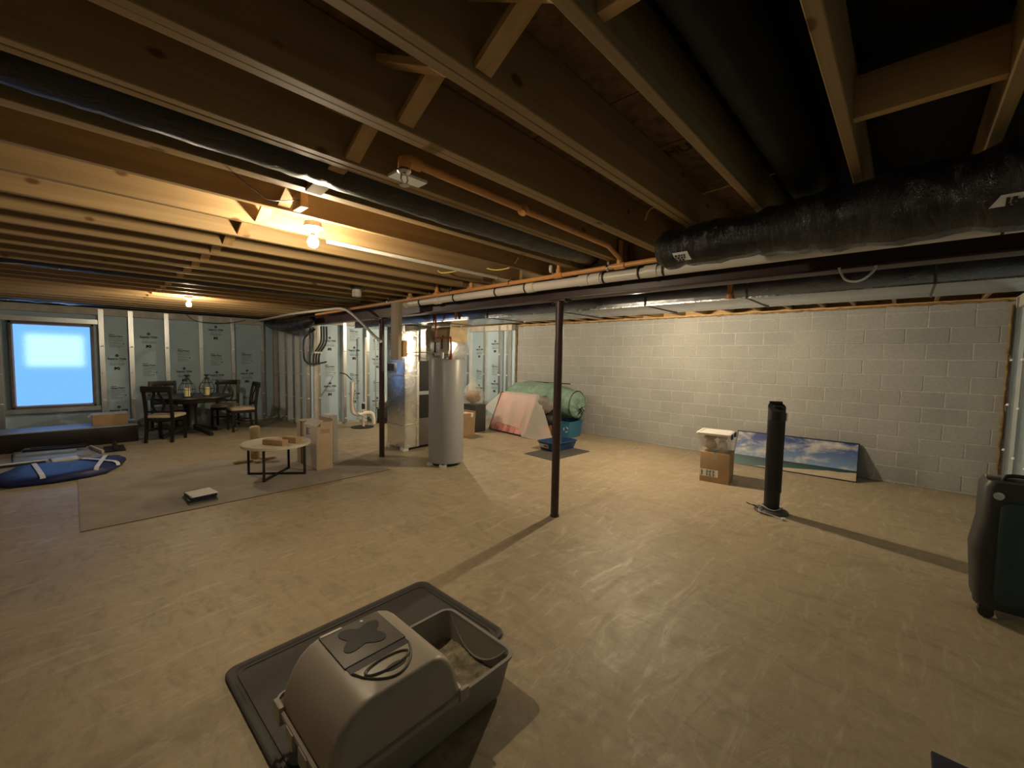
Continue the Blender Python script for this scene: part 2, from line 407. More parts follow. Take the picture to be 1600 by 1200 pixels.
# ------------------------------------------------------------------ floor
struct(MB().box(XL - 0.4, XR + 0.4, YB - 0.2, YW + 0.3, -0.12, 0.0).build('floor', 'floor'))

# ------------------------------------------------------------------ ceiling: subfloor, joists, bridging
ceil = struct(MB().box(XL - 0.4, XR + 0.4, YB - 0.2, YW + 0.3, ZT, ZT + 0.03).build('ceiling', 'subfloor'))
seam = MB()
for y in (-0.9, 0.32, 1.54, 2.0, 4.4, 6.2): seam.box(XL, XR, y, y + 0.006, ZT - 0.0015, ZT + 0.001)
seam.build('board_seam', 'ink_brown', ceil)
pt = MB(); put_text(pt, 'HUBER', 0.11, lambda u, v: (-0.80 + u * 0.85, 2.12 - v, ZT - 0.003), 0.004)
pt.build('printed_word', 'ink_brown', ceil)
JW = 0.038
xs = [(0.585, 1), (0.185, 1), (-0.20, 1), (-0.612, 1)] + [(-0.975 - 0.4064 * k, 2 if k < 4 else 1) for k in range(25)]
jf = MB().box(-JW / 2, JW / 2, YB, 3.36, ZJ, ZT).build('joist', 'joist', ceil, bevel=0.003, bseg=1)
jf.location = (xs[0][0], 0, 0)
jb = MB().box(-JW / 2, JW / 2, 3.24, YW + 0.15, ZJ, ZT).build('joist', 'joist', ceil, bevel=0.003, bseg=1)
jb.location = (xs[0][0] + JW + 0.002, 0, 0)
for x, n in xs[1:]:
    if n == 1: inst(jf, ceil, (x, 0, 0))
    else:
        inst(jf, ceil, (x - 0.0205, 0, 0)); inst(jf, ceil, (x + 0.0205, 0, random.uniform(-0.004, 0.004)))
    inst(jb, ceil, (x + (JW + 0.002 if n == 1 else 0.062), 0, 0))
struct(MB().box(XL - 0.4, XR + 0.4, YW + 0.15, YW + 0.19, ZJ - 0.04, ZT).build('trim_5', 'blocking'))
struct(MB().box(XL - 0.20, XL - 0.16, YB - 0.1, YW + 0.15, ZJ - 0.04, ZT).build('trim_6', 'joist'))
struct(MB().box(XR + 0.16, XR + 0.20, YB - 0.1, YW + 0.15, ZJ - 0.04, ZT).build('trim_7', 'joist'))
struct(MB().box(XL - 0.4, XR + 0.4, YB - 0.14, YB - 0.10, ZJ - 0.04, ZT).build('trim_8', 'blocking'))
# cross bridging in every bay
proto = {}
for i in range(3, len(xs) - 1):
    xr = xs[i][0] - (0.04 if xs[i][1] == 2 else 0.019); xl = xs[i + 1][0] + (0.04 if xs[i + 1][1] == 2 else 0.019)
    for s_ in (1, -1):
        wv = round(xr - xl, 3)
        if (wv, s_) not in proto:
            mb = MB(); mb.bar((0, 0, ZT - 0.045 if s_ > 0 else ZJ + 0.02), (-wv, 0, ZJ + 0.02 if s_ > 0 else ZT - 0.045), 0.020, 0.062, (0, 1, 0))
            proto[(wv, s_)] = mb.build('bridging', 'blocking', ceil); proto[(wv, s_)].location = (xr, 0.80 + 0.04 * s_, 0)
        else: inst(proto[(wv, s_)], ceil, (xr, 0.80 + 0.04 * s_, 0))
MB().box(-0.593, -0.219, 0.90, 0.938, ZJ + 0.03, ZJ + 0.17).build('solid_blocking', 'blocking', ceil, bevel=0.003)
MB().box(-0.181, 0.166, 1.86, 1.898, ZJ + 0.03, ZJ + 0.17).build('solid_blocking', 'blocking', ceil, bevel=0.003)
fl = MB().bar((-2.16, 0.84, ZJ - 0.01), (-1.83, 0.84, ZJ + 0.03), 0.075, 0.018, (0, 0, 1)); fl.build('bridging_board', 'blocking', ceil)
MB().box(-2.50, -2.38, 0.86, 0.90, ZJ - 0.02, ZJ + 0.12).build('nailer', 'blocking', ceil, bevel=0.003)

for xa, xb in ((-0.179, 0.164), (0.206, 0.564), (-0.59, -0.222)):  # black sheets added under the subfloor to darken these joist bays
    MB().box(xa, xb, YB, 3.3, ZT - 0.03, ZT - 0.002).build('bay_dark_sheet', 'void', ceil, bevel=0.004)
# ------------------------------------------------------------------ block wall (far)
wf = struct(MB().box(-6.95, XR + 0.2, YW + 0.0025, YW + 0.25, 0.0, 2.35).build('wall_far', 'mortar'))
BL, BH, G = 0.4064, 0.2032, 0.010
full = MB().box(0, BL - G, 0, 0.02, 0, BH - G).build('block', 'block', wf, bevel=0.004, bseg=1)
first = True; nb = 0
def block_piece(x0, x1, z0, z1):
    global first, nb
    if abs((x1 - x0) - (BL - G)) < 1e-3 and abs((z1 - z0) - (BH - G)) < 1e-3:
        d = random.uniform(-0.0015, 0.0015)
        if first: full.location = (x0, YW - 0.001 + d, z0); first = False
        else: inst(full, wf, (x0, YW - 0.001 + d, z0))
    else:
        MB().box(0, x1 - x0, 0, 0.02, 0, z1 - z0).build('block', 'block', wf, bevel=0.003, bseg=1, loc=(x0, YW - 0.001, z0))
    nb += 1
rows = [(0.0, 0.03 - G)] + [(0.03 + BH * k, 0.03 + BH * (k + 1) - G) for k in range(11)] + [(2.265, 2.345)]
for ri, (z0, z1) in enumerate(rows):
    off = 0.0 if (ri % 2 == 1 or ri == 12) else BL / 2
    x = -5.11 + off - BL * 6
    while x < XR + 0.1:
        a = max(x, -6.95); b = min(x + BL - G, XR + 0.15)
        if b - a > 0.03: block_piece(a, b, z0, z1)
        x += BL
# sill plate and foam bead on top of the wall
struct(MB().box(-7.1, XR + 0.15, YW - 0.005, YW + 0.14, 2.35, ZJ).build('trim_1', 'blocking', bevel=0.003))
def bead(name, pts, r, seed):
    rnd = random.Random(seed); P = []; R = []
    for (a, b) in zip(pts[:-1], pts[1:]):
        n = max(4, int((Vector(b) - Vector(a)).length / 0.05))
        for k in range(n):
            p = Vector(a).lerp(Vector(b), k / n); P.append(p + Vector((rnd.uniform(-.006, .006),) * 3)); R.append(r * rnd.uniform(0.6, 1.5))
    mb = MB(); mb.tube(P, R, 7); return mb.build(name, 'spray', smooth=60)
struct(bead('trim_2', [(-6.95, YW - 0.012, 2.352), (XR, YW - 0.012, 2.352)], 0.012, 3))
struct(bead('trim_3', [(-6.95, YW - 0.03, 0.0), (-6.95, YW - 0.03, 2.35)], 0.022, 4))
struct(bead('trim_4', [(XR - 0.02, YW - 0.02, 0.0), (XR - 0.02, YW - 0.02, 2.35)], 0.013, 5))

# ------------------------------------------------------------------ precast panel walls
stud_p = {}; clip_p = [None]; print_p = {}
def print_mesh(ph, H):
    """wall print of one board: a diamond mark over two words and small type, and a second block of type; repeats up the board"""
    k = round(ph, 2)
    if k in print_p: return print_p[k]
    mb = MB(); rnd = random.Random(int(k * 100))
    def line(u0, u1, v, h=0.006):
        u = u0
        while u < u1:
            l = min(rnd.uniform(0.012, 0.05), u1 - u); mb.add([(u, v, 0), (u + l, v, 0), (u + l, v + h, 0), (u, v + h, 0)], [(0, 1, 2, 3)]); u += l + 0.007
    t = ph % 1.02
    while t - 1.02 > 0: t -= 1.02
    z = t
    while z < H + 0.5:
        def mark(z):
            for du, dv in ((0, 0.018), (0.018, 0), (0, -0.018), (-0.018, 0)):
                c = (du, z - 0.035 + dv); q = 0.0165
                mb.add([(c[0] + q, c[1], 0), (c[0], c[1] + q, 0), (c[0] - q, c[1], 0), (c[0], c[1] - q, 0)], [(0, 1, 2, 3)])
        top = z
        if 0.45 < top < H:
            mark(top)
            put_text(mb, 'Superior Walls', 0.052, lambda u, v: (u * 0.86, top - 0.115 + v, 0), 0.0022)
            line(-0.09, 0.09, top - 0.135); line(-0.10, 0.10, top - 0.17, 0.005)
            line(-0.11, 0.11, top - 0.20, 0.009); line(-0.10, 0.10, top - 0.225, 0.009)
            put_text(mb, 'Xi', 0.07, lambda u, v: (u * 1.1, top - 0.31 + v, 0), 0.006)
            mb.add([(-0.05, top - 0.312, 0), (-0.026, top - 0.312, 0), (-0.015, top - 0.262, 0), (-0.04, top - 0.262, 0)], [(0, 1, 2, 3)])
        t2 = z + 0.40
        if 0.45 < t2 < H:
            put_text(mb, 'Neopor', 0.026, lambda u, v: (-0.105 + u, t2 - 0.03 + v, 0), 0.001, 'LEFT')
            put_text(mb, 'NeoporTherm', 0.042, lambda u, v: (-0.105 + u * 0.80, t2 - 0.07 + v, 0), 0.0018, 'LEFT')
            for q, l in ((0.10, .1), (0.125, .105), (0.15, .1), (0.18, .03), (0.20, .09), (0.23, 0.0), (0.25, .1), (0.275, .06)):
                line(-0.105, l, t2 - q, 0.006)
            mb.add([(0.095, t2 - 0.215, 0), (0.115, t2 - 0.215, 0), (0.115, t2 - 0.195, 0), (0.095, t2 - 0.195, 0)], [(0, 1, 2, 3)])
        z += 1.02
    print_p[k] = mb.v, mb.f
    return print_p[k]
def precast(name, O, U, Nn, L, studs, phases, z1=2.25, holes=None, depth=0.13):
    """wall with recessed foam boards between studs; O start point, U along, Nn inward normal"""
    O = Vector((*O, 0)); U = Vector((*U, 0)); Nn = Vector((*Nn, 0))
    xf = lambda u, n, z: tuple(O + U * u + Nn * n + Vector((0, 0, z)))
    root = struct(MB(xf).box(0, L, -0.30, -depth - 0.05, 0, ZJ).build(name, 'precast')) if not holes else sempty(name)
    if holes:
        h = holes[0]; sk = MB(xf)
        sk.box(-0.3, h[0], -0.30, -depth - 0.05, 0, ZJ); sk.box(h[1], L + 0.3, -0.30, -depth - 0.05, 0, ZJ); sk.box(h[0], h[1], -0.30, -depth - 0.05, 0, h[2]); sk.box(h[0], h[1], -0.30, -depth - 0.05, h[3], ZJ)
        sk.build('outer_skin', 'precast', root)
    MB(xf).box(0, L, -0.14, -0.005, z1, ZJ).build('top_beam', 'precast', root, bevel=0.005)
    MB(xf).box(0, L, -0.16, -0.04, 0.0, 0.05).build('footing', 'precast', root)
    ed = [0.0] + [s_ for s_ in studs] + [L]
    for i in range(len(ed) - 1):
        a, b = ed[i] + (0.02 if i else 0), ed[i + 1] - (0.02 if i < len(ed) - 2 else 0)
        if b - a < 0.05: continue
        hs = [h for h in (holes or []) if h[0] < b and h[1] > a]
        if hs:
            h = hs[0]
            pb = MB(xf)
            if h[0] > a + 0.01: pb.box(a, h[0], -depth - 0.06, -depth, 0.05, z1)
            if h[1] < b - 0.01: pb.box(h[1], b, -depth - 0.06, -depth, 0.05, z1)
            pb.box(max(a, h[0]), min(b, h[1]), -depth - 0.06, -depth, 0.05, h[2]); pb.box(max(a, h[0]), min(b, h[1]), -depth - 0.06, -depth, h[3], z1)
            pb.build('foam_board', 'foam', root)
        else:
            fb = MB(xf).box(a, b, -depth - 0.06, -depth, 0.05, z1).build('foam_board', 'foam', root)
            if i < len(phases) and phases[i] is not None:
                vs, fs = print_mesh(phases[i], z1 - 0.05)
                c = (a + b) / 2
                MB(xf).add([(c + u, -depth + 0.002, v) for u, v, _ in vs], fs).build('board_print', 'ink', fb)
    for s_ in studs:
        MB(xf).box(s_ - 0.024, s_ + 0.024, -depth - 0.02, -0.012, 0.03, z1 + 0.02).build('stud_side', 'foam_white', root, bevel=0.003, bseg=1)
        f = MB(xf)
        f.box(s_ - 0.036, s_ + 0.036, -0.012, -0.004, 0.03, ZJ - 0.02)
        for q in (-0.024, 0.0, 0.024): f.box(s_ + q - 0.006, s_ + q + 0.006, -0.005, 0.003, 0.03, ZJ - 0.02)
        so = f.build('stud_face', 'galv', root)
        for zc in (0.12, 0.62, 1.14, 1.65):
            cm = MB(xf)
            cm.loft([[(s_ + 0.004 + r * math.cos(a), n, zc + 0.9 * r * math.sin(a)) for a in [PI * t / 6 for t in range(7)]] for r, n in ((0.026, 0.0), (0.026, 0.012), (0.018, 0.02))])
            cm.build('clip', 'clip', so)
    return root
# left wall: u = y from -2.8 ; holes (u0,u1,z0,z1)
W0, W1, WZ0, WZ1 = -0.74, 0.295, 0.53, 2.07
ys = [-2.2, -1.6, -0.86, 0.40, 0.82, 1.37, 1.95, 2.54, 3.14]
precast('wall_left', (XL, YB), (0, 1), (1, 0), Y1 - YB, [y - YB for y in ys], [None, None, None, None, 1.52, 1.97, 1.26, 2.19, 1.20, None], holes=[(W0 - YB, W1 - YB, WZ0, WZ1)])
precast('wall_return', (XL, Y1), (1, 0), (0, -1), X2 - XL, [0.25, 0.77, 1.24, 1.70], [None, 1.5, 1.9, 1.2, None])
ys2 = [3.47, 3.70, 4.28, 4.84, 5.45, 6.06, 6.67]
precast('wall_utility', (X2, Y1), (0, 1), (1, 0), YW - Y1, [y - Y1 for y in ys2], [None, None, 0.97, 1.79, 1.59, 2.0, 1.4, None])
xs3 = [-8.55, -7.92, -7.36, -7.09]
precast('wall_far_panels', (X2, 7.30), (1, 0), (0, -1), -6.95 - X2, [x - X2 for x in xs3], [1.7, 1.89, 2.03, None, None])
precast('wall_right', (XR, YW), (0, -1), (-1, 0), YW - YB, [0.16 + 0.61 * k for k in range(17)], [None] + [1.2 + 0.31 * (k % 3) for k in range(17)])
struct(MB().box(XL - 0.3, XR + 0.3, YB - 0.2, YB, 0, ZJ).build('wall_back', 'precast'))

# ------------------------------------------------------------------ window with frosted film, outer pane behind
win = sempty('window_1')
f = MB(); xw = XL - 0.10
for (a, b, c, d) in ((W0, W1, WZ0, WZ0 + 0.035), (W0, W1, WZ1 - 0.045, WZ1), (W0, W0 + 0.035, WZ0, WZ1), (W1 - 0.035, W1, WZ0, WZ1)):
    f.box(xw - 0.10, xw + 0.11, a, b, c, d)
f.build('window_frame', 'window_frame', win, bevel=0.004)
f2 = MB()
for (a, b, c, d) in ((W0 + .035, W1 - .035, WZ0 + .035, WZ0 + .05), (W0 + .035, W1 - .035, WZ1 - .058, WZ1 - .045), (W0 + .035, W0 + .048, WZ0 + .035, WZ1 - .045), (W1 - .048, W1 - .035, WZ0 + .035, WZ1 - .045)):
    f2.box(xw - 0.02, xw + 0.03, a, b, c, d)
f2.build('film_edge', 'paper', win)
MB().box(xw - 0.004, xw, W0 + .036, W1 - .036, WZ0 + .036, WZ1 - .046).build('frosted_film', 'film', win)
MB().box(xw - 0.40, xw - 0.39, -0.58, 0.16, 1.27, 1.86).build('outer_pane', 'outer', win)
# two boards under the window and the header trim
MB().box(XL - 0.13, XL - 0.02, W0 - 0.1, W1 + 0.06, 0.44, 0.525).build('sill_board', 'galv', win)
MB().box(XL - 0.13, XL - 0.02, W0 - 0.1, W1 + 0.06, 2.075, 2.16).build('header_board', 'galv', win)


# ------------------------------------------------------------------ steel beam and posts
beam = thing('steel_beam', 'dark maroon steel I-beam running under the joists across the basement', 'beam', (-4.2, 3.29, 2.15))
b = MB(); b.box(-5.1, 5.2, -0.075, 0.075, 0, 0.014); b.build('lower_flange', 'steel_paint', beam, bevel=0.002)
b = MB(); b.box(-5.1, 5.2, -0.075, 0.075, 0.218, 0.232); b.build('upper_flange', 'steel_paint', beam, bevel=0.002)
b = MB(); b.box(-5.1, 5.2, -0.005, 0.005, 0.014, 0.218); b.build('web', 'steel_paint', beam)
def post(x, y, label):
    t = thing('steel_post', label, 'post', (x, y, 0), group=None)
    m = MB(); m.tube([(0, 0, 0.012), (0, 0, 2.135)], 0.040, 20); m.build('tube', 'steel_paint', t, smooth=40)
    m = MB(); m.box(-0.10, 0.10, -0.055, 0.055, 2.135, 2.15); m.build('cap_plate', 'steel_paint', t, bevel=0.002)
    for q in (-0.085, 0.085):
        m = MB(); m.tube([(q, 0, 2.118), (q, 0, 2.137)], 0.011, 6); m.build('bolt', 'steel_paint', t)
    m = MB(); m.tube([(0, 0, 0), (0, 0, 0.012)], 0.047, 16); m.build('base_plate', 'steel_paint', t)
post(-2.49, 3.29, 'round maroon steel post standing alone mid-floor in front of the block wall')
post(-5.89, 3.29, 'round maroon steel post beside the foil-wrapped furnace duct')

# ------------------------------------------------------------------ drain pipe, sprinkler main
dp = thing('drain_pipe', 'white plastic drain pipe hung along the front of the steel beam', 'pipe', (-2.0, 3.13, 2.275))
m = MB(); m.tube([(-3.0, 0, 0.005), (2.9, 0, -0.012)], 0.043, 16); m.build('pipe', 'pvc', dp, smooth=40)
for x in (-2.98, -2.25, -0.72, -0.10, 0.02, 0.52, 1.75, 2.45):
    m = MB(); m.tube([(x - 0.05, 0, 0), (x + 0.05, 0, 0)], 0.050, 16); m.build('coupling', 'pvc', dp, smooth=40)
for x in (-2.6, -1.9, -1.2, -0.78, 0.1, 0.42, 0.62, 2.3):
    m = MB(); m.tube([(x - 0.006, 0, 0), (x + 0.006, 0, 0)], 0.0535, 16); m.build('strap', 'rubber', dp, smooth=40)
sp = thing('sprinkler_main', 'orange plastic sprinkler main with risers running above the white drain pipe', 'pipe', (-4.5, 3.06, 2.335))
m = MB(); m.tube([(-3.3, 0, -0.035), (3.55, 0, 0.008)], 0.020, 12); m.build('pipe', 'orange', sp, smooth=40)
for x in (-4.75, -4.17, -3.54, -2.337, -1.722):
    m = MB(); m.tube([(x + 4.5 - 0.045, 0, 0), (x + 4.5 + 0.045, 0, 0)], 0.027, 12); m.tube([(x + 4.5, 0, 0), (x + 4.5, 0, 0.055)], 0.026, 12)
    m.tube([(x + 4.5, 0, 0.05), (x + 4.5, 0, 0.20)], 0.018, 12); m.build('tee', 'orange', sp, smooth=40)
for x in (-5.3, -3.9, -2.95, -1.83):
    m = MB(); m.tube([(x + 4.5 - 0.008, 0, 0), (x + 4.5 + 0.008, 0, 0)], 0.026, 12); m.box(x + 4.492, x + 4.508, -0.003, 0.003, 0.02, 0.06); m.build('hanger', 'chrome', sp)
m = MB(); m.tube([(2.11, -0.03, 0.06), (2.09, -0.04, 0.06)], 0.035, 16); m.build('end_cap', 'white', sp, smooth=40)
sb = thing('sprinkler_branch', 'orange sprinkler branch pipe with a hanging metal head between two joists', 'pipe', (-1.60, 1.0, 2.41))
m = MB(); m.tube([(0, 0.07, 0.005), (-0.02, 1.7, -0.005), (-0.12, 2.06, -0.02)], 0.018, 12); m.build('pipe', 'orange', sb, smooth=40)
m = MB(); m.tube([(0, 0.08, 0.005), (0, 0.02, 0.006), (0, 0, 0.0), (0, 0, -0.035)], 0.027, 12); m.build('elbow', 'orange', sb, smooth=40)
m = MB(); m.lathe([(0.024, -0.03), (0.03, -0.045), (0.022, -0.055), (0.010, -0.06)], seg=14); m.build('collar', 'chrome', sb, smooth=40)
hd = MB(); hd.tube([(0, -0.013, -0.058), (0, -0.016, -0.08), (0, -0.004, -0.10)], 0.0035, 6); hd.tube([(0, 0.013, -0.058), (0, 0.016, -0.08), (0, 0.004, -0.10)], 0.0035, 6)
hd.lathe([(0.022, -0.104), (0.022, -0.101)], seg=14); hd.build('spray_head', 'chrome', sb)
m = MB(); m.box(-0.135, -0.06, 0.0, 0.16, -0.03, -0.018); m.build('bracket', 'white', sb)
m = MB(); m.tube([(-0.005, 0.75, -0.02), (-0.005, 0.77, 0.01)], 0.026, 10); m.build('clamp', 'orange', sb)

# ------------------------------------------------------------------ ducts
def flex(name, label, pts, r, mt, seed, sq=1.0, wob=0.06, step=0.05, loc=None, bands=()):
    rnd = random.Random(seed); P = [Vector(p) for p in pts]; Q = []; R = []
    rs = r if isinstance(r, (list, tuple)) else [r] * len(P)
    for i in range(len(P) - 1):
        n = max(2, int((P[i + 1] - P[i]).length / step))
        for k in range(n):
            t = k / n; e = t * t * (3 - 2 * t)
            Q.append(P[i].lerp(P[i + 1], t)); R.append((rs[i] * (1 - e) + rs[i + 1] * e) * (1 + rnd.uniform(-wob, wob)))
    Q.append(P[-1]); R.append(rs[-1]); R[0] *= 0.8; R[-1] *= 0.8
    for bi in bands:
        for k, q in enumerate(Q):
            if abs(q.x - bi) < 0.04: R[k] *= 0.90
    c = sum(Q, Vector()) / len(Q)
    m = MB(); m.tube([q - c for q in Q], R, 20)
    t = tag(m.build(name, mt, smooth=75), label, 'duct'); t.location = c
    return t
d1 = flex('flex_duct', 'fat black plastic-wrapped duct hung under the joists at the right', [(-1.15, 2.56, 2.262), (-0.60, 2.50, 2.255), (-0.10, 2.36, 2.225), (0.2, 2.28, 2.212), (0.60, 2.25, 2.212), (0.84, 2.25, 2.215)], [0.115, 0.12, 0.145, 0.158, 0.158, 0.15], 'bag', 1, bands=(-0.62, -1.0, 0.12))
def duct_tag(x, yc, zc, r, a0, a1, wd, tilt, words):
    m = MB(); n = 5; vs = []
    for i in range(2):
        for k in range(n):
            a = a0 + (a1 - a0) * k / (n - 1); vs.append((x + i * wd + tilt * k, yc - r * math.cos(a), zc - r * math.sin(a)))
    fs = [(k, k + 1, n + k + 1, n + k) for k in range(n - 1)]
    m.add(vs, fs); o = m.build('paper_tag', 'paper', d1); o.location = -d1.location
    q = MB(); rr = r + 0.002
    for row in range(3):
        a = a0 + (a1 - a0) * (0.25 + 0.25 * row); u = x + 0.012
        while u < x + wd - 0.02:
            l = random.uniform(0.006, 0.014); aa = a + 0.09
            q.add([(u, yc - rr * math.cos(a), zc - rr * math.sin(a)), (u + l, yc - rr * math.cos(a), zc - rr * math.sin(a)), (u + l, yc - rr * math.cos(aa), zc - rr * math.sin(aa)), (u, yc - rr * math.cos(aa), zc - rr * math.sin(aa))], [(0, 1, 2, 3)]); u += l + 0.006
    o2 = q.build('tag_print', 'ink', o)
duct_tag(-1.03, 2.545, 2.262, 0.128, 0.45, 0.88, 0.085, 0.004, '')
duct_tag(0.195, 2.285, 2.212, 0.172, 0.40, 0.62, 0.06, -0.006, '')
flex('joist_bay_duct', 'long black flexible duct with a shiny seam lying between two near joists', [(-1.99, -2.6, 2.50), (-1.99, 0.2, 2.49), (-1.99, 1.6, 2.47), (-1.99, 2.6, 2.48), (-1.99, 3.1, 2.50)], 0.12, 'bag2', 2, wob=0.025)
dA = flex('joist_bay_duct', 'black flexible duct tucked between the joists left of the far ceiling bulb', [(-6.05, -2.6, 2.50), (-6.05, 0.5, 2.49), (-6.05, 1.9, 2.49), (-6.05, 3.1, 2.50)], 0.125, 'bag2', 3, wob=0.03)
dB = flex('joist_bay_duct', 'black flexible duct between the last joists above the window', [(-10.52, -2.6, 2.50), (-10.52, 0.5, 2.49), (-10.52, 1.9, 2.49), (-10.52, 3.1, 2.50)], 0.125, 'bag2', 4, wob=0.03)
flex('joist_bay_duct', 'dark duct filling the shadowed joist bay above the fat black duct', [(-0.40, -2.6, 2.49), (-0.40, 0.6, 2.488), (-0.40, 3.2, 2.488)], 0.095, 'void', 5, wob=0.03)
flex('flex_duct', 'sagging black duct at the far left end of the steel beam', [(-10.6, 3.06, 2.26), (-10.0, 3.06, 2.19), (-9.0, 3.04, 2.14), (-8.2, 3.05, 2.17), (-7.95, 3.06, 2.22)], [0.07, 0.11, 0.14, 0.11, 0.07], 'bag', 6, wob=0.05)
def seam_line(pts, r, par):
    m = MB(); m.tube([Vector(p) - par.location for p in pts], r, 6)
    return m.build('foil_tape', 'foil', par, smooth=60)
for bx, z, yy, lb_ in ((-6.05, 2.372, (-1.0, 0.15), dA), (-10.52, 2.368, (-1.0, 0.25), dB)):
    seam_line([(bx + 0.02 * math.sin(k * 1.3), yy[0] + (yy[1] - yy[0]) * k / 10, z + 0.008 * math.sin(k * 2.1)) for k in range(11)], 0.008, lb_)
sd = thing('supply_duct', 'long silver foil-faced rectangular duct hung behind the steel beam', 'duct', (-3.2, 4.05, 2.09))
m = MB(); m.box(-4.4, 4.05, -0.36, 0.36, 0, 0.26); m.build('duct_body', 'duct_dark', sd, bevel=0.006)
for x in (-3.4, -1.9, -0.75, 0.45, 1.4, 2.25, 3.3):
    m = MB(); m.box(x - 0.006, x + 0.006, -0.372, 0.372, -0.006, 0.27); m.build('duct_strap', 'grey_metal', sd)
m = MB(); m.tube([(2.13, -0.385, 0.01), (2.13, -0.385, 0.14)], 0.018, 10); m.tube([(2.13, -0.385, 0.0), (2.13, -0.385, 0.03)], 0.026, 10); m.build('sprinkler_drop', 'orange', sd, smooth=40)
m = MB(); m.tube([(-1.35, -0.39, 0.01), (-1.35, -0.39, 0.14)], 0.018, 10); m.build('sprinkler_drop', 'orange', sd, smooth=40)
m = MB(); m.box(-4.4, 4.05, -0.364, -0.352, -0.006, 0.006); m.build('corner_bead', 'foil', sd)

# ------------------------------------------------------------------ ceiling lamps
def lamp(x, y, z, label, lit='bulb'):
    t = thing('ceiling_lamp', label, 'lamp', (x, y, z))
    m = MB(); m.lathe([(0.05, 0.0), (0.05, -0.02), (0.058, -0.022), (0.058, -0.032), (0.03, -0.040), (0.026, -0.062)], seg=24); m.build('lamp_holder', 'porcelain', t, smooth=40)
    if lit:
        m = MB(); m.lathe([(0.013, -0.062), (0.013, -0.082)], seg=12); m.build('screw_base', 'chrome', t, smooth=40)
        m = MB(); m.lathe([(0.012, -0.082), (0.02, -0.092), (0.030, -0.108), (0.032, -0.122), (0.026, -0.142), (0.012, -0.152), (0.002, -0.154)], seg=20); m.build('bulb', lit, t, smooth=60)
    else:
        m = MB(); m.lathe([(0.05, -0.035), (0.055, -0.05), (0.052, -0.085), (0.002, -0.092)], seg=20); m.build('diffuser', 'white', t, smooth=60)
lamp(-2.72, 1.054, ZJ + 0.01, 'lit bare bulb in a porcelain holder on the near joists')
lamp(-2.75, 5.43, ZJ + 0.01, 'lit bare bulb behind the steel beam above the block-wall side', 'bulb_bright')
lamp(-7.67, 1.20, ZJ + 0.01, 'lit bare bulb on the far joists in front of the dining set', 'bulb_dim')
lamp(-7.30, 5.43, ZJ + 0.01, 'lit bare bulb hidden behind the duct board above the water heater', 'bulb_mid')
lamp(-4.97, 2.44, ZJ, 'unlit round white ceiling fixture near the steel beam', lit=None)
m = MB(); m.box(-0.07, 0.07, -0.05, 0.05, 0.002, 0.10); o = m.build('junction_box', 'grey_metal', bevel=0.003); o.location = (-4.97, 2.44, ZJ); tag(o, 'dark metal junction box above the unlit white fixture', 'box')

# ------------------------------------------------------------------ cables
def smooth_path(pts, n=8):
    P = [Vector(p) for p in pts]; out = []
    for i in range(len(P) - 1):
        p0, p1, p2, p3 = P[max(i - 1, 0)], P[i], P[i + 1], P[min(i + 2, len(P) - 1)]
        for k in range(n):
            t = k / n; out.append(0.5 * ((2 * p1) + (p2 - p0) * t + (2 * p0 - 5 * p1 + 4 * p2 - p3) * t * t + (3 * p1 - p0 - 3 * p2 + p3) * t ** 3))
    out.append(P[-1]); return out
def cable(name, label, pts, r, mt, parent=None, cat='cable', seg=7):
    q = smooth_path(pts); c = q[0].copy(); m = MB(); m.tube([p - c for p in q], r, seg)
    o = m.build(name, mt, smooth=60)
    if parent: o.parent = parent; o.location = c - parent.location
    else: o.location = c; tag(o, label, cat)
    return o
cable('electric_cable', 'yellow electric cable strung through joists above the fat black duct', [(-1.30, 2.62, 2.50), (-1.25, 2.6, 2.56), (-1.08, 2.6, 2.565), (-0.95, 2.6, 2.57), (-0.75, 2.6, 2.585), (-0.60, 2.6, 2.58), (-0.40, 2.58, 2.605), (-0.2, 2.57, 2.598), (0.0, 2.56, 2.60), (0.20, 2.56, 2.605), (0.58, 2.56, 2.60)], 0.006, 'romex')
cable('electric_cable', 'short yellow cable loop below the joists beside the orange main', [(-2.55, 2.75, 2.47), (-2.62, 2.72, 2.39), (-2.75, 2.68, 2.375), (-2.86, 2.66, 2.40)], 0.006, 'romex')
cable('electric_cable', 'yellow cable stub hanging under the joists near the unlit fixture', [(-3.0, 2.55, 2.45), (-3.08, 2.5, 2.385), (-3.25, 2.45, 2.375), (-3.3, 2.43, 2.40)], 0.006, 'romex')
cable('conduit', 'long white conduit running under the joists behind the lit near bulb', [(-2.98, 1.25, 2.368), (-2.98, 1.7, 2.366), (-2.98, 2.3, 2.366), (-2.98, 2.9, 2.368)], 0.016, 'pvc', cat='conduit')
cable('cable_bundle', 'white cable bundle running along the beam then bending down to the post', [(-11.0, 2.98, 2.34), (-10.0, 2.98, 2.345), (-8.69, 2.98, 2.36), (-7.1, 2.98, 2.335), (-6.6, 2.98, 2.315), (-6.35, 3.0, 2.25), (-5.96, 3.02, 2.05), (-5.67, 3.03, 1.88), (-5.48, 3.05, 1.78)], 0.022, 'wire_white')
cable('electric_cable', 'thin black cable drooping across the top of the left wall', [(-11.19, 1.7, 2.38), (-11.19, 1.85, 2.26), (-11.19, 2.15, 2.225), (-11.19, 2.5, 2.26), (-11.19, 2.8, 2.34)], 0.008, 'wire_black')
cable('electric_cable', 'thin loose wire hanging beside the lit near bulb', [(-2.232, 0.50, 2.40), (-2.25, 0.60, 2.345), (-2.32, 0.70, 2.335), (-2.40, 0.86, 2.40)], 0.0025, 'wire_black')

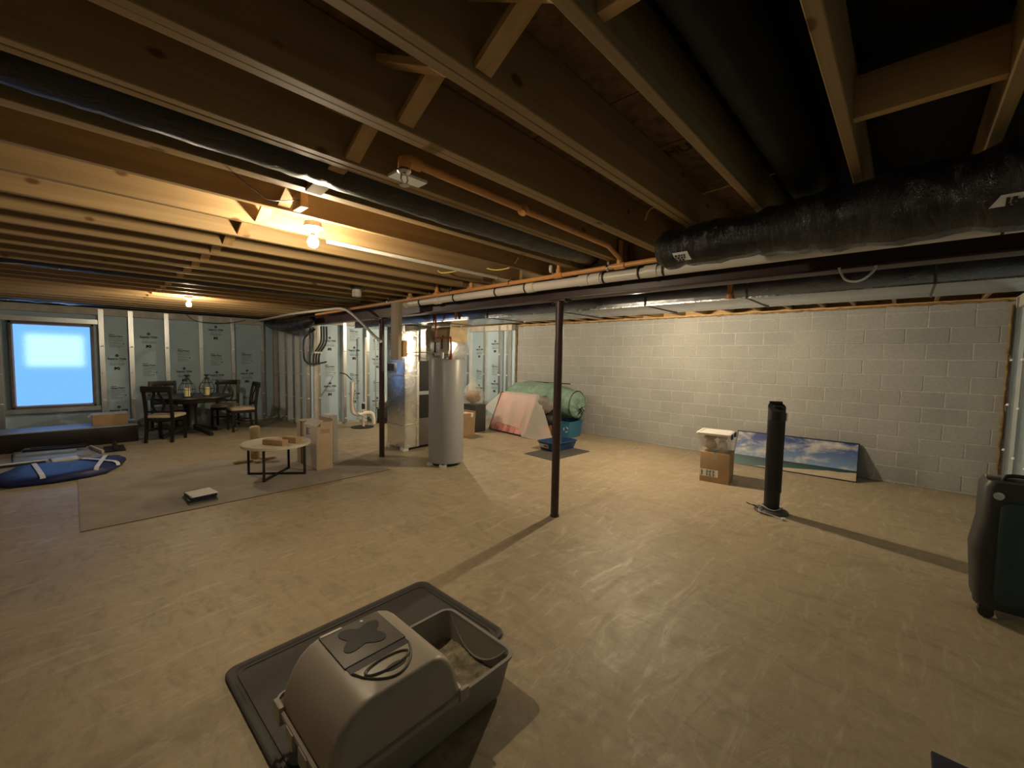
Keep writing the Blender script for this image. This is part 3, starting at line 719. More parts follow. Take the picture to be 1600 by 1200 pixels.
cable('electric_cable', 'short white cable stub poking out under the steel beam near the right wall', [(-0.33, 3.21, 2.16), (-0.30, 3.205, 2.09), (-0.253, 3.205, 2.069), (-0.21, 3.205, 2.079), (-0.17, 3.205, 2.12), (-0.16, 3.21, 2.15)], 0.007, 'wire_white')
# ------------------------------------------------------------------ service cables on the utility wall
sc = thing('service_conduits', 'three dark curved service conduits entering the utility wall at left', 'conduit', (-9.2, 3.62, 1.4))
for k in range(3):
    y = (k - 1) * 0.055
    m = MB(); m.tube(smooth_path([(0.12, 0.10 + y, 0.78), (0.12, 0.10 + y, 0.5), (0.10, 0.06 + y, 0.36), (0.06, 0.0 + y, 0.24), (0.04, -0.03 + y, 0.14), (0.02, -0.03 + y, 0.0)]), 0.020, 10); m.build('conduit_pipe', 'darkgrey', sc, smooth=60)
    m = MB(); m.tube([(0.055, y, 0.20), (0.05, -0.01 + y, 0.24)], 0.030, 10); m.build('cable_tie', 'white', sc, smooth=60)
cable('electric_cable', 'thick black cable looping down the corner of the utility wall', [(-9.25, 3.60, 2.12), (-9.2, 3.45, 2.0), (-9.15, 3.34, 1.88), (-9.12, 3.32, 1.6), (-9.15, 3.36, 1.44), (-9.18, 3.5, 1.38), (-9.2, 3.72, 1.40), (-9.3, 3.85, 1.42)], 0.018, 'rubber')

# ------------------------------------------------------------------ furnace group
fu = thing('air_handler', 'foil-wrapped air handler with black side panel behind the steel post', 'furnace', (-6.2, 3.86, 0))
m = MB(); m.box(-0.28, 0.27, -0.14, 0.13, 0.055, 2.08); m.build('return_duct', 'foil', fu, bevel=0.008)
for z in (0.42, 1.24):
    m = MB(); m.box(-0.284, 0.274, -0.144, 0.134, z, z + 0.03); m.build('foil_band', 'tape', fu)
m = MB(); m.box(0.245, 0.275, 0.09, 0.136, 0.06, 2.0); m.build('foil_edge_tape', 'tape', fu)
m = MB(); m.box(-0.26, -0.0, -0.155, -0.14, 1.30, 1.47); m.build('filter_frame', 'sheet', fu, bevel=0.003)
for k in range(5):
    m = MB(); m.box(-0.235 + 0.043 * k, -0.205 + 0.043 * k, -0.160, -0.150, 1.325, 1.445); m.build('filter_slat', 'darkgrey', fu)
m = MB(); m.box(-0.28, 0.25, 0.13, 0.72, 0.53, 1.50); m.build('cabinet', 'black', fu, bevel=0.006)
m = MB(); m.box(0.25, 0.258, 0.14, 0.70, 0.93, 0.99); m.build('cabinet_trim', 'galv', fu)
m = MB(); m.box(-0.28, 0.24, 0.13, 0.72, 0.06, 0.53); m.build('cabinet_base', 'grey_metal', fu, bevel=0.004)
m = MB(); m.box(-0.24, 0.22, 0.15, 0.72, 1.50, 2.085); m.build('supply_plenum', 'sheet', fu, bevel=0.004)
for x, y in ((-0.24, -0.10), (0.20, -0.10), (-0.24, 0.64), (0.20, 0.64)):
    m = MB(); m.box(x - 0.05, x + 0.05, y - 0.05, y + 0.05, 0, 0.06); m.build('foot', 'white', fu, bevel=0.003)
m = MB(); m.tube([(0.29, 0.14, 1.5), (0.29, 0.14, 2.1)], 0.012, 8); m.build('rod', 'galv', fu)
db = thing('duct_board', 'tan and foil duct board transition above the water heater', 'duct', (-5.75, 4.45, 1.55))
m = MB(); m.box(-0.21, 0.18, -0.10, 0.25, 0.0, 0.30); m.build('foil_box', 'foil', db, bevel=0.01)
m = MB(); m.loft([[(-0.215, -0.12, 0.28), (0.20, -0.12, 0.28), (0.20, 0.25, 0.28), (-0.215, 0.25, 0.28)], [(-0.13, -0.12, 0.49), (0.22, -0.12, 0.49), (0.22, 0.25, 0.49), (-0.13, 0.25, 0.49)], [(-0.11, -0.10, 0.53), (0.20, -0.10, 0.53), (0.20, 0.25, 0.53), (-0.11, 0.25, 0.53)]]); m.build('tan_hood', 'tan', db)
m = MB(); m.box(-0.08, 0.19, -0.115, -0.10, 0.04, 0.36); m.build('paper_flap', 'card_white', db)
m = MB(); m.bar((-0.21, -0.115, 0.06), (0.18, -0.115, 0.11), 0.02, 0.05); m.build('tape_strip', 'tape', db)
m = MB(); m.tube([(0.02, -0.14, 0.16), (0.02, -0.14, 0.34), (0.05, -0.14, 0.38)], 0.012, 8); m.build('valve', 'darkgrey', db, smooth=50)
cable('control_wire', 'thin brown control wire crossing the foil duct to the duct board', [(-5.9, 3.70, 1.58), (-5.85, 3.75, 1.63), (-5.7, 4.0, 1.645), (-5.62, 4.3, 1.62), (-5.6, 4.34, 1.62)], 0.007, 'spray')
rp = thing('red_water_line', 'dark red plastic water line zigzagging down to the water heater', 'pipe', (-4.96, 3.62, 1.565))
m = MB(); m.tube(smooth_path([(0, -0.01, 0.80), (0, 0, 0.60), (0, 0, 0.31), (0.02, 0, 0.283), (0.17, 0, 0.282), (0.33, 0, 0.281), (0.353, 0, 0.26), (0.36, 0, 0.03)], 4), 0.013, 8)
m.build('line', 'red', rp, smooth=60)
m = MB(); m.tube([(0.36, 0, 0.05), (0.30, 0.04, -0.012)], 0.020, 8); m.build('fitting', 'red', rp, smooth=60)
ws = thing('wire_shelf', 'small wire rack of cables behind the water heater top', 'rack', (-6.52, 5.25, 1.5))
for k in range(6):
    m = MB(); m.tube([(-0.16, 0, 0.2 + k * 0.07), (0.16, 0, 0.2 + k * 0.07)], 0.006, 6); m.build('wire', 'darkgrey', ws)
for q in (-0.16, 0.16):
    m = MB(); m.tube([(q, 0, 0.05), (q, 0, 0.884)], 0.008, 6); m.build('upright', 'white', ws)
m = MB(); m.tube([(-0.16, 0, 0.06), (0.3, 0, 0.07)], 0.012, 6); m.build('arm', 'white', ws)

wh = thing('water_heater', 'tall grey cylindrical water heater standing on small blocks', 'water heater', (-4.89, 3.77, 0))
m = MB(); m.lathe([(0.235, 0.045), (0.256, 0.05), (0.256, 1.53), (0.248, 1.548), (0.10, 1.553), (0.002, 1.555)], seg=64); m.build('tank', 'tank', wh, smooth=35)
m = MB(); m.lathe([(0.225, 0.03), (0.225, 0.05)], seg=40); m.build('base_ring', 'black', wh, smooth=35)
for a in (-0.75, 1.3, 2.4, 4.4, 5.4):
    m = MB(); m.box(0.205, 0.275, -0.035, 0.035, 0, 0.04); m.build('foot', 'white', wh, rot=(0, 0, a))
for a in (-0.65, -0.25):
    m = MB(); m.tube([(0.22, 0, 1.545), (0.22, 0, 1.565)], 0.012, 8); m.build('screw', 'white', wh, rot=(0, 0, a))
for px_, h_ in ((-0.1, 1.64), (0.1, 1.60)):
    m = MB(); m.tube([(px_, 0, 1.55), (px_, 0, h_)], 0.02, 10); m.build('pipe_stub', 'galv', wh, smooth=50)

hb = tag(MB().box(-0.095, 0.095, -0.028, 0.028, 0, 0.78).build('hanging_board', 'post_wood', bevel=0.003), 'raw wood board hanging down in front of the foil duct', 'board'); hb.location = (-5.06, 3.045, 1.525)
hb2 = tag(MB().box(-0.04, 0.04, -0.03, 0.03, 0, 0.22).build('wood_block', 'blocking', bevel=0.003), 'small brown wood block fixed behind the hanging board', 'board'); hb2.location = (-4.985, 3.11, 1.57)

# ------------------------------------------------------------------ sump plumbing on the utility wall
su = thing('sump_pump', 'white plastic sump discharge pipes rising from a black floor lid', 'plumbing', (-8.62, 4.35, 0))
m = MB(); m.lathe([(0.24, 0), (0.24, 0.012), (0.21, 0.018), (0.002, 0.018)], seg=28); m.build('pit_lid', 'black', su, smooth=40)
m = MB(); m.tube(smooth_path([(0, -0.24, 1.0), (0, -0.24, 0.7), (0, -0.24, 0.42), (0, -0.20, 0.33), (0, -0.10, 0.29), (0, 0.05, 0.29)], 4), 0.042, 12); m.build('discharge_pipe', 'pvc', su, smooth=60)
m = MB(); m.tube(smooth_path([(0, 0.0, 0.30), (0, 0.12, 0.31), (0, 0.22, 0.28), (0.02, 0.25, 0.18), (0.02, 0.25, 0.05)], 4), 0.046, 12); m.build('trap_pipe', 'pvc', su, smooth=60)
m = MB(); m.tube([(0, 0.02, 0.018), (0, 0.02, 0.55)], 0.028, 12); m.build('riser', 'pvc', su, smooth=60)
m = MB(); m.tube([(0, 0.02, 0.40), (0, 0.02, 0.52)], 0.036, 12); m.build('rubber_coupling', 'rubber', su, smooth=60)
cable('pump_cord', '', [(-8.60, 4.11, 1.12), (-8.6, 4.16, 0.95), (-8.57, 4.13, 0.6), (-8.57, 4.2, 0.34), (-8.55, 4.4, 0.2), (-8.55, 4.45, 0.03)], 0.008, 'cord', parent=su)
cable('power_cord', 'black plug and cord leading from the wall to the sump pipe', [(-9.28, 4.15, 1.17), (-9.1, 4.2, 1.15), (-8.9, 4.2, 1.07), (-8.75, 4.17, 1.05)], 0.012, 'wire_black')
bk = thing('battery_backup', 'black backup pump unit with white caps beside the sump pipes', 'pump', (-8.85, 5.0, 0))
m = MB(); m.box(-0.10, 0.10, -0.13, 0.13, 0, 0.34); m.build('case', 'black', bk, bevel=0.02)
m = MB(); m.box(-0.07, 0.07, -0.10, 0.10, 0.34, 0.52); m.build('head', 'darkgrey', bk, bevel=0.02)
for y in (-0.07, 0.0, 0.07):
    m = MB(); m.tube([(0.06, y, 0.5), (0.06, y, 0.66)], 0.022, 10); m.build('cap', 'white', bk, smooth=50)
m = MB(); m.tube([(0.02, -0.08, 0.3), (0.13, -0.1, 0.2), (0.13, 0.02, 0.1)], 0.015, 8); m.build('hose', 'rubber', bk, smooth=50)
vp = tag(MB().tube([(0, 0, 0.02), (0, 0, 2.0)], 0.022, 12).build('vent_pipe', 'pvc', smooth=50), 'thin white vertical pipe standing against the utility wall', 'pipe'); vp.location = (-9.2, 4.72, 0)
vp2 = tag(MB().tube([(0, 0, 0.02), (0, 0, 2.0)], 0.012, 12).build('vent_pipe', 'galv', smooth=50), 'thin grey metal pipe beside the white vertical pipe', 'pipe'); vp2.location = (-9.2, 4.98, 0)


# ================================================================== things on the floor
# ------------------------------------------------------------------ grey carpet sheet
rg = thing('area_rug', 'thin grey carpet sheet on the concrete under the round coffee table', 'rug', (-5.13, 0.0, 0))
m = MB(); m.box(-2.15, 0, 0, 3.0, 0.0005, 0.004); m.build('carpet', 'rug', rg)
m = MB(); m.box(0.0, 0.010, 0.0, 3.0, 0.0005, 0.006); m.build('edge_binding', 'rug_edge', rg)

# ------------------------------------------------------------------ litter mat and hooded litter box
lm = thing('litter_mat', 'large charcoal rubber mat with rounded corners under the hooded litter box', 'mat', (-1.97, 1.06, 0), 0.02)
m = MB(); m.loft([rrect(-.40, .40, -.59, .59, .06, 0.0005, 6), rrect(-.40, .40, -.59, .59, .06, 0.006, 6), rrect(-.388, .388, -.578, .578, .055, 0.006, 6)], True, True); m.build('mat_sheet', 'litter_mat', lm)
m = MB()
m.loft([rrect(-.405, .405, -.595, .595, .065, 0.0005, 6), rrect(-.405, .405, -.595, .595, .065, 0.014, 6), rrect(-.397, .397, -.587, .587, .06, 0.019, 6), rrect(-.385, .385, -.575, .575, .055, 0.017, 6), rrect(-.375, .375, -.565, .565, .05, 0.006, 6)], False, False); m.build('raised_rim', 'litter_mat', lm, smooth=50)
m = MB(); m.loft([rrect(-.362, .362, -.552, .552, .05, 0.0062, 6), rrect(-.360, .360, -.550, .550, .05, 0.011, 6), rrect(-.352, .352, -.542, .542, .045, 0.011, 6), rrect(-.350, .350, -.540, .540, .045, 0.0062, 6)], False, False); m.build('inner_ridge', 'litter_mat', lm, smooth=50)

lx = thing('litter_box', 'taupe hooded cat litter box with an open tray end on the charcoal mat', 'litter box', (-1.50, 0.96, 0.02))
m = MB(); tray(m, -0.255, 0.245, -0.40, 0.42, 0.0, 0.185, 0.03, 0.006, 0.05, 0.010); m.build('pan', 'pan', lx, smooth=45)
lt = MB(); rnd = random.Random(5); g = 26; vs = []; fs = []
for i in range(g):
    for j in range(g):
        vs.append((-0.225 + 0.44 * i / (g - 1), -0.37 + 0.76 * j / (g - 1), 0.052 + 0.014 * math.sin(i * 0.5) * math.cos(j * 0.43) + rnd.uniform(-.006, .008) ))
for i in range(g - 1):
    for j in range(g - 1): fs.append((i * g + j, (i + 1) * g + j, (i + 1) * g + j + 1, i * g + j + 1))
lt.add(vs, fs); stuff(lt.build('litter_fill', 'litter', lx, smooth=60))
arc = []
for k in range(17):
    a = PI * k / 16; zz_ = 0.178 - 0.115 * math.sin(a) ** 0.8; arc.append((-0.20 + 0.40 * k / 16, 0.414 - 0.03 * (1 - zz_ / 0.185) - 0.014, zz_))
m = MB(); m.tube(arc, 0.005, 8); m.build('arc_ridge', 'pan', lx, smooth=60)
sh = MB(); sh.loft([[(p[0], p[1] + 0.004, p[2]) for p in arc], [(p[0], 0.404, 0.178) for p in arc]], False, False, False); sh.build('curved_shield', 'pan', lx, smooth=60)
# hood: stacked rounded rectangles
def hood_ring(ix0, ix1, iy0, iy1, z, r): return rrect(-0.262 + ix0, 0.252 - ix1, -0.445 + iy0, 0.105 - iy1, r, z, 6)
hood = MB()
prof = [(.03, 0, 0, 0, .175, .05), (.032, .002, .006, .006, .205, .048), (.036, .004, .02, .018, .26, .044), (.04, .007, .045, .04, .315, .04), (.045, .010, .072, .065, .35, .035), (.05, .014, .10, .09, .372, .03), (.055, .020, .13, .115, .384, .025), (.062, .028, .16, .14, .388, .02)]
hood.loft([hood_ring(*p) for p in prof], False, True)
ho = hood.build('hood', 'hood', lx, smooth=55)
m = MB(); m.loft([hood_ring(-.008, -.008, -.008, -.008, .165, .055), hood_ring(-.010, -.010, -.010, -.010, .188, .055), hood_ring(0.0, 0.0, 0.0, 0.0, .192, .05)], False, False); m.build('hood_rim', 'hood', lx, smooth=45)
# dark filter panel on top, spans the hood's width
px0, px1, py0, py1, pz = -0.198, 0.045, -0.300, -0.040, 0.388
m = MB(); m.box(px0, px1, py0, py1, 0.380, 0.394); lid = m.build('filter_panel', 'lidgrey', lx, bevel=0.004)
paw = []
for k in range(48):
    a = 2 * PI * k / 48; r = 0.070 + 0.020 * math.cos(4 * (a - 0.60)); paw.append((-0.082 + r * math.cos(a) * 1.08, -0.168 + r * math.sin(a) * 1.22))
m = MB(); m.prism(paw, 0.3935, 0.3965); m.build('bone_shaped_vent', 'black', lid, smooth=30)
m = MB(); m.lathe([(0.007, 0.3938), (0.007, 0.397)], (-0.172, -0.125, 0), 12); m.build('button', 'white', lid)
m = MB(); m.box(-0.197, -0.184, -0.295, -0.205, 0.3935, 0.396); m.build('sticker', 'tray_label', lid)
m = MB(); m.box(0.047, 0.085, py0 + .005, py1 - .005, 0.378, 0.3902); m.build('panel_slot', 'rubber', lx)
hp = [(0.085, py0 + 0.01), (0.085, py1 - 0.01)] + [(0.085 + 0.115 * math.sin(PI * k / 14) ** 0.75, py1 - 0.01 - (py1 - py0 - 0.02) * k / 14) for k in range(1, 14)]
m = MB(); m.prism(hp, 0.382, 0.3915); hdl = m.build('handle_plate', 'hood', lx, bevel=0.003)
rim = [(p[0] + (0.004 if p[0] > 0.086 else 0), p[1]) for p in hp]
m = MB(); m.tube([(x, y, 0.390) for x, y in rim[1:] + rim[:1]], 0.005, 6); m.build('handle_edge', 'lidgrey', lx, smooth=60)
def ring_tube(cx, cy, a, b, z, r, nm, par, mt):
    m = MB(); pts = [(cx + a * math.cos(2 * PI * k / 24), cy + b * math.sin(2 * PI * k / 24), z) for k in range(24)]; m.tube(pts + pts[:2], r, 6); return m.build(nm, mt, par, smooth=60)
ring_tube(0.128, -0.17, 0.032, 0.090, 0.392, 0.0065, 'handle_grip', lx, 'lidgrey')
m = MB(); m.loft([[(0.160 + 0.017 * math.cos(2 * PI * k / 16), -0.155 + 0.045 * math.sin(2 * PI * k / 16), z) for k in range(16)] for z in (0.3912, 0.3932)]); m.build('finger_hole', 'black', lx)
m = MB(); m.box(-0.235, -0.165, -0.462, -0.44, 0.13, 0.205); m.build('latch', 'hood', lx, bevel=0.008)
m = MB(); m.box(-0.10, -0.03, -0.462, -0.44, 0.12, 0.185); m.build('latch', 'hood', lx, bevel=0.008)
m = MB(); m.box(0.02, 0.10, -0.462, -0.44, 0.12, 0.185); m.build('latch', 'pan', lx, bevel=0.008)
m = MB(); m.box(0.245, 0.266, 0.075, 0.125, 0.155, 0.21); m.build('latch', 'hood', lx, bevel=0.009)

# ------------------------------------------------------------------ dark storage box at the lower right corner
cb = thing('storage_box', 'dark navy box top showing in the bottom right corner of the floor', 'box', (0.47, 1.60, 0))
m = MB(); m.box(-0.33, 0.33, -0.32, 0.32, 0.0, 0.28); m.build('box_body', 'frame_dark', cb, bevel=0.01)
m = MB(); m.box(-0.34, 0.34, -0.33, 0.33, 0.28, 0.30); m.build('lid', 'frame_dark', cb, bevel=0.006)

# ------------------------------------------------------------------ suitcase
sc_ = thing('suitcase', 'dark teal upright suitcase with charcoal trim by the right wall', 'suitcase', (0.60, 4.02, 0), 0.03)
m = MB(); m.loft([rrect(-.20, .20, -.12, .14, .05, .07, 5), rrect(-.21, .21, -.13, .15, .05, .10, 5), rrect(-.225, .215, -.13, .15, .05, .30, 5), rrect(-.235, .215, -.13, .15, .05, .42, 5), rrect(-.21, .215, -.13, .15, .05, .60, 5), rrect(-.21, .215, -.13, .15, .05, .83, 5), rrect(-.19, .20, -.12, .14, .05, .87, 5)]); m.build('shell', 'case_grey', sc_, smooth=50)
m = MB(); m.loft([[(x, -0.13 - d, z) for x, z, _ in [(p[0], p[1], 0) for p in rrect(-.14 + i, .20 - i, .12 + i, .76 - i, .05, 0, 5)]] for d, i in ((0, 0), (0.022, 0.004), (0.03, 0.02))]); m.build('front_panel', 'teal', sc_, smooth=50)
m = MB(); m.tube(smooth_path([(-.12, -.02, .865), (-.10, -.02, .90), (0, -.02, .905), (.10, -.02, .90), (.12, -.02, .865)], 5), 0.012, 8); m.build('carry_handle', 'rubber', sc_, smooth=60)
m = MB(); m.box(-.19, .02, .0, .06, .868, .885); m.build('top_strip', 'greytote', sc_, bevel=0.006)
m = MB(); m.lathe([(0.024, -0.012), (0.024, 0.012)], seg=14); o = m.build('lock', 'chrome', sc_, loc=(-0.15, -0.135, 0.79), rot=(PI / 2, 0, 0))
for x, y in ((-0.155, -0.09), (0.155, -0.09), (-0.155, 0.10), (0.155, 0.10)):
    m = MB(); m.lathe([(0.020, -0.02), (0.036, -0.018), (0.036, 0.018), (0.020, 0.02)], seg=18); wl = m.build('wheel', 'rubber', sc_, loc=(x, y, 0.037), rot=(PI / 2, 0, 0))
    m = MB(); m.lathe([(0.020, -0.024), (0.012, 0.024)], seg=14); m.build('hub', 'case_grey', wl)
    m = MB(); m.box(x - 0.035, x + 0.035, y - 0.03, y + 0.03, 0.055, 0.10); m.build('wheel_housing', 'case_grey', sc_, bevel=0.01)

# ------------------------------------------------------------------ tower fan
tf = thing('tower_fan', 'tall black tower fan on a round base with its cord wrapped round', 'fan', (-0.96, 5.06, 0), math.atan2(-1, -2.6))
m = MB(); m.lathe([(0.155, 0), (0.16, 0.008), (0.15, 0.022), (0.10, 0.035), (0.075, 0.045)], seg=36); m.build('base', 'darkgrey', tf, smooth=45)
def ell(a, b, z, n=28, tilt=0.0): return [(a * math.cos(2 * PI * k / n), b * math.sin(2 * PI * k / n), z + tilt * b * math.sin(2 * PI * k / n)) for k in range(n)]
m = MB(); m.loft([ell(.070, .070, .04), ell(.072, .072, .10), ell(.078, .078, .6), ell(.080, .080, 1.05, tilt=0), ell(.081, .081, 1.12, tilt=-0.55)]); m.build('column', 'black', tf, smooth=50)
m = MB(); m.box(-0.06, 0.06, -0.085, -0.05, 1.14, 1.172); m.build('rear_rim', 'black', tf, bevel=0.006)
m = MB(); m.box(-0.03, 0.03, -0.012, 0.02, 1.116, 1.126); m.build('display', 'rubber', tf, rot=(0, 0, 0))
for k in range(14):
    a = PI * (0.12 + 0.76 * k / 13); m = MB(); m.bar((0.0795 * math.cos(a), 0.0795 * math.sin(a), 0.22), (0.0815 * math.cos(a), 0.0815 * math.sin(a), 0.98), 0.005, 0.004, (math.cos(a), math.sin(a), 0)); m.build('grille_slat', 'darkgrey', tf)
m = MB(); m.box(-0.092, -0.078, 0.0, 0.03, 0.98, 1.06); m.build('remote_clip', 'wire_white', tf, bevel=0.003)
cp = [(0.10 * math.cos(a), 0.10 * math.sin(a), 0.055 + 0.012 * math.sin(3 * a)) for a in [k * 0.35 for k in range(20)]] + [(0.13, 0.12, 0.03), (0.02, 0.18, 0.018), (-0.06, 0.24, 0.014)]
m = MB(); m.tube(smooth_path(cp, 3), 0.006, 6); m.build('cord', 'cord', tf, smooth=60)
m = MB(); m.box(-0.085, -0.05, 0.225, 0.255, 0.004, 0.026); m.build('plug', 'white', tf, bevel=0.004)
m = MB(); m.tube(smooth_path([(0.12, 0.02, 0.03), (0.19, 0.0, 0.05), (0.23, -0.02, 0.06), (0.20, -0.04, 0.04), (0.13, -0.05, 0.03)], 4), 0.004, 6); m.build('cord_loop', 'rubber', tf, smooth=60)

# ------------------------------------------------------------------ carton with clear tote on top
bx = thing('cardboard_box', 'brown cardboard box with a white shipping label under the clear tote', 'box', (-1.765, 5.88, 0), 0.12)
m = MB(); m.box(-0.175, 0.175, -0.17, 0.17, 0, 0.395); m.build('carton', 'card', bx, bevel=0.005)
m = MB(); m.box(-0.17, 0.045, -0.1725, -0.170, 0.075, 0.165); lab = m.build('label', 'paper', bx)
q = MB(); rnd = random.Random(3)
for c0 in (-0.158, -0.095, -0.06, -0.02):
    for r_ in range(6):
        wq = rnd.uniform(0.012, 0.03); q.box(c0, c0 + wq, -0.1737, -0.1724, 0.082 + r_ * 0.013, 0.090 + r_ * 0.013)
stuff(q.build('label_print', 'ink', lab))
m = MB(); m.box(-0.02, 0.02, -0.1725, -0.170, 0.31, 0.395); m.box(-0.02, 0.02, -0.17, 0.17, 0.395, 0.3965); m.build('packing_tape', 'tote', bx)
tt = thing('storage_tote', 'clear plastic tote with white lid and blue latches on the brown box', 'tote', (-1.80, 5.90, 0.398), 0.12)
m = MB(); m.loft([rrect(-.165, .165, -.16, .16, .025, 0.002), rrect(-.19, .185, -.185, .185, .025, 0.225)], True, False); m.build('tub', 'tote', tt, smooth=45)
m = MB(); m.loft([rrect(-.205, .20, -.20, .20, .03, .222), rrect(-.21, .205, -.205, .205, .03, .228), rrect(-.21, .205, -.205, .205, .03, .246), rrect(-.195, .19, -.19, .19, .03, .254), rrect(-.17, .165, -.165, .165, .03, .254), rrect(-.165, .16, -.16, .16, .03, .246)]); m.build('lid', 'white', tt, smooth=40)
for y in (-0.12, 0.12):
    m = MB(); m.box(0.20, 0.222, y - 0.035, y + 0.035, 0.185, 0.25); m.build('latch', 'latch', tt, bevel=0.006)
def blob(mb, c, s, seed, n=14, k=8, amp=0.18):
    rnd = random.Random(seed); rings = []
    ph = [(rnd.uniform(0, 6), rnd.uniform(0, 6), rnd.randint(2, 5), rnd.randint(1, 4)) for _ in range(4)]
    for i in range(1, k):
        t = PI * i / k; ring = []
        for j in range(n):
            a = 2 * PI * j / n; r = 1 + amp * sum(math.sin(p2 * a + p0) * math.sin(p3 * t + p1) for p0, p1, p2, p3 in ph) / 2
            ring.append((c[0] + s[0] * r * math.sin(t) * math.cos(a), c[1] + s[1] * r * math.sin(t) * math.sin(a), c[2] - s[2] * r * math.cos(t)))
        rings.append(ring)
    mb.loft(rings); return mb
for nm, mt, c, s_, sd_ in (('wadded_cloth', 'pinkish', (-0.06, -0.03, 0.075), (.08, .09, .06), 1), ('wadded_cloth', 'brownstuff', (-0.06, -0.04, 0.175), (.075, .085, .038), 2), ('wadded_cloth', 'paper', (0.085, -0.02, 0.075), (.06, .09, .06), 3), ('wadded_cloth', 'pinkish', (0.085, 0.0, 0.17), (.055, .09, .035), 4)):
    o = blob(MB(), (0, 0, 0), s_, sd_).build(nm, mt, smooth=70); ca = Matrix.Rotation(0.12, 3, 'Z') @ Vector(c)
    o.location = Vector((-1.80, 5.90, 0.398)) + ca
    tag(o, {1: 'pale pink wadded cloth low inside the clear tote', 2: 'brown wadded cloth at the top inside the clear tote', 3: 'white wadded paper low at the right inside the clear tote', 4: 'cream wadded cloth at the upper right inside the clear tote'}[sd_], 'cloth')

# ------------------------------------------------------------------ leaning seascape canvas
cv = thing('canvas_print', 'wide beach and cloud canvas print leaning on the block wall', 'picture', (-1.15, 7.10, 0.0))
cv.rotation_euler = (-0.60, 0, 0.055)
CW, CH = 1.52, 0.58
m = MB()
m.box(-CW / 2, CW / 2, 0.004, 0.035, 0, CH); m.build('stretcher', 'frame_dark', cv, bevel=0.003)
m = MB(); m.box(-CW / 2 + 0.012, CW / 2 - 0.012, 0.0, 0.006, 0.012, CH - 0.012); m.build('printed_canvas', 'sea', cv)
m = MB()
for a, b_, c_, d_ in ((-CW / 2, CW / 2, 0, 0.014), (-CW / 2, CW / 2, CH - 0.014, CH), (-CW / 2, -CW / 2 + 0.014, 0, CH), (CW / 2 - 0.014, CW / 2, 0, CH)): m.box(a, b_, -0.006, 0.036, c_, d_)
m.build('frame', 'frame_dark', cv)

# ------------------------------------------------------------------ blue litter pan on a dark mat
bm_ = tag(MB().loft([rrect(-.31, .31, -.50, .50, .02, 0.0005), rrect(-.31, .31, -.50, .50, .02, 0.006)]).build('floor_mat', 'mat_grey'), 'thin dark grey mat on the floor under the blue litter pan', 'mat'); bm_.location = (-4.19, 5.58, 0); bm_.rotation_euler = (0, 0, -0.05)
bp = thing('litter_pan', 'open dark blue litter pan with a paper sticker behind the near post', 'litter box', (-4.38, 5.82, 0.0065), -0.08)
m = MB(); tray(m, -0.20, 0.20, -0.31, 0.31, 0.0, 0.15, 0.035, 0.006, 0.05, 0.014); m.build('tub', 'blue_pan', bp, smooth=45)
m = MB(); m.add([(-0.15, -0.2885, 0.045), (0.06, -0.2885, 0.045), (0.06, -0.3085, 0.11), (-0.15, -0.3085, 0.11)], [(0, 1, 2, 3)]); st = m.build('sticker', 'tray_label', bp)
m = MB(); m.add([(-0.04, -0.296, 0.058), (0.05, -0.296, 0.058), (0.05, -0.308, 0.095), (-0.04, -0.308, 0.095)], [(0, 1, 2, 3)]); m.build('sticker_print', 'logo_red', st)

# ------------------------------------------------------------------ draped picture, green bag, bins
dpz = thing('draped_picture', 'pink forest picture leaning back, half covered by frosted plastic sheet', 'picture', (-6.02, 6.20, 0), -0.085)
PW, PH, TL = 1.16, 0.88, 0.42
fx = lambda u, n, v: (u, v * math.sin(TL) + n * math.cos(TL), v * math.cos(TL) - n * math.sin(TL) + 0.02)
m = MB(fx); m.box(-PW / 2, PW / 2, 0, 0.03, 0, PH); m.build('picture_panel', 'pink', dpz, bevel=0.003)
m = MB(fx)
for a, b_, c_, d_ in ((-PW / 2, PW / 2, 0, 0.015), (-PW / 2, PW / 2, PH - 0.015, PH), (-PW / 2, -PW / 2 + 0.015, 0, PH), (PW / 2 - 0.015, PW / 2, 0, PH)): m.box(a, b_, -0.006, 0.034, c_, d_)
m.build('frame', 'espresso', dpz)
nu, nv = 34, 14; vs = []; fs = []
for i in range(nu):
    t = i / (nu - 1); u = -0.62 + 1.24 * t
    for j in range(nv):
        s_ = j / (nv - 1)
        lowv = 0.20 - 0.10 * t
        if t < 0.14:   k_ = (0.14 - t) / 0.14; p = Vector(fx(-0.50 - 0.42 * k_ * s_ - 0.10 * k_, 0.02 * k_, PH + 0.01 - (PH - 0.30) * s_ * (1 - 0.25 * k_)))
        elif t > 0.80: k_ = (t - 0.80) / 0.20; e = fx(0.46 + 0.16 * k_, -0.02, PH + 0.012); g_ = (0.50 + 0.62 * k_, -0.10 + 0.30 * k_, 0.012 + 0.01 * math.sin(k_ * 9)); p = Vector(e).lerp(Vector(g_), s_)
        else: p = Vector(fx(u, -0.018 - 0.004 * math.sin(7 * t * PI) * s_, PH + 0.012 - (PH - lowv) * s_))
        p += Vector((0, -0.02 * s_ * math.sin(23 * t) * (1.6 if t > 0.78 else 0.15), 0.0)); vs.append(tuple(p))
for i in range(nu - 1):
    for j in range(nv - 1): fs.append((i * nv + j, (i + 1) * nv + j, (i + 1) * nv + j + 1, i * nv + j + 1))
m = MB(); m.add(vs, fs); m.build('plastic_sheet', 'drape', dpz, smooth=60)

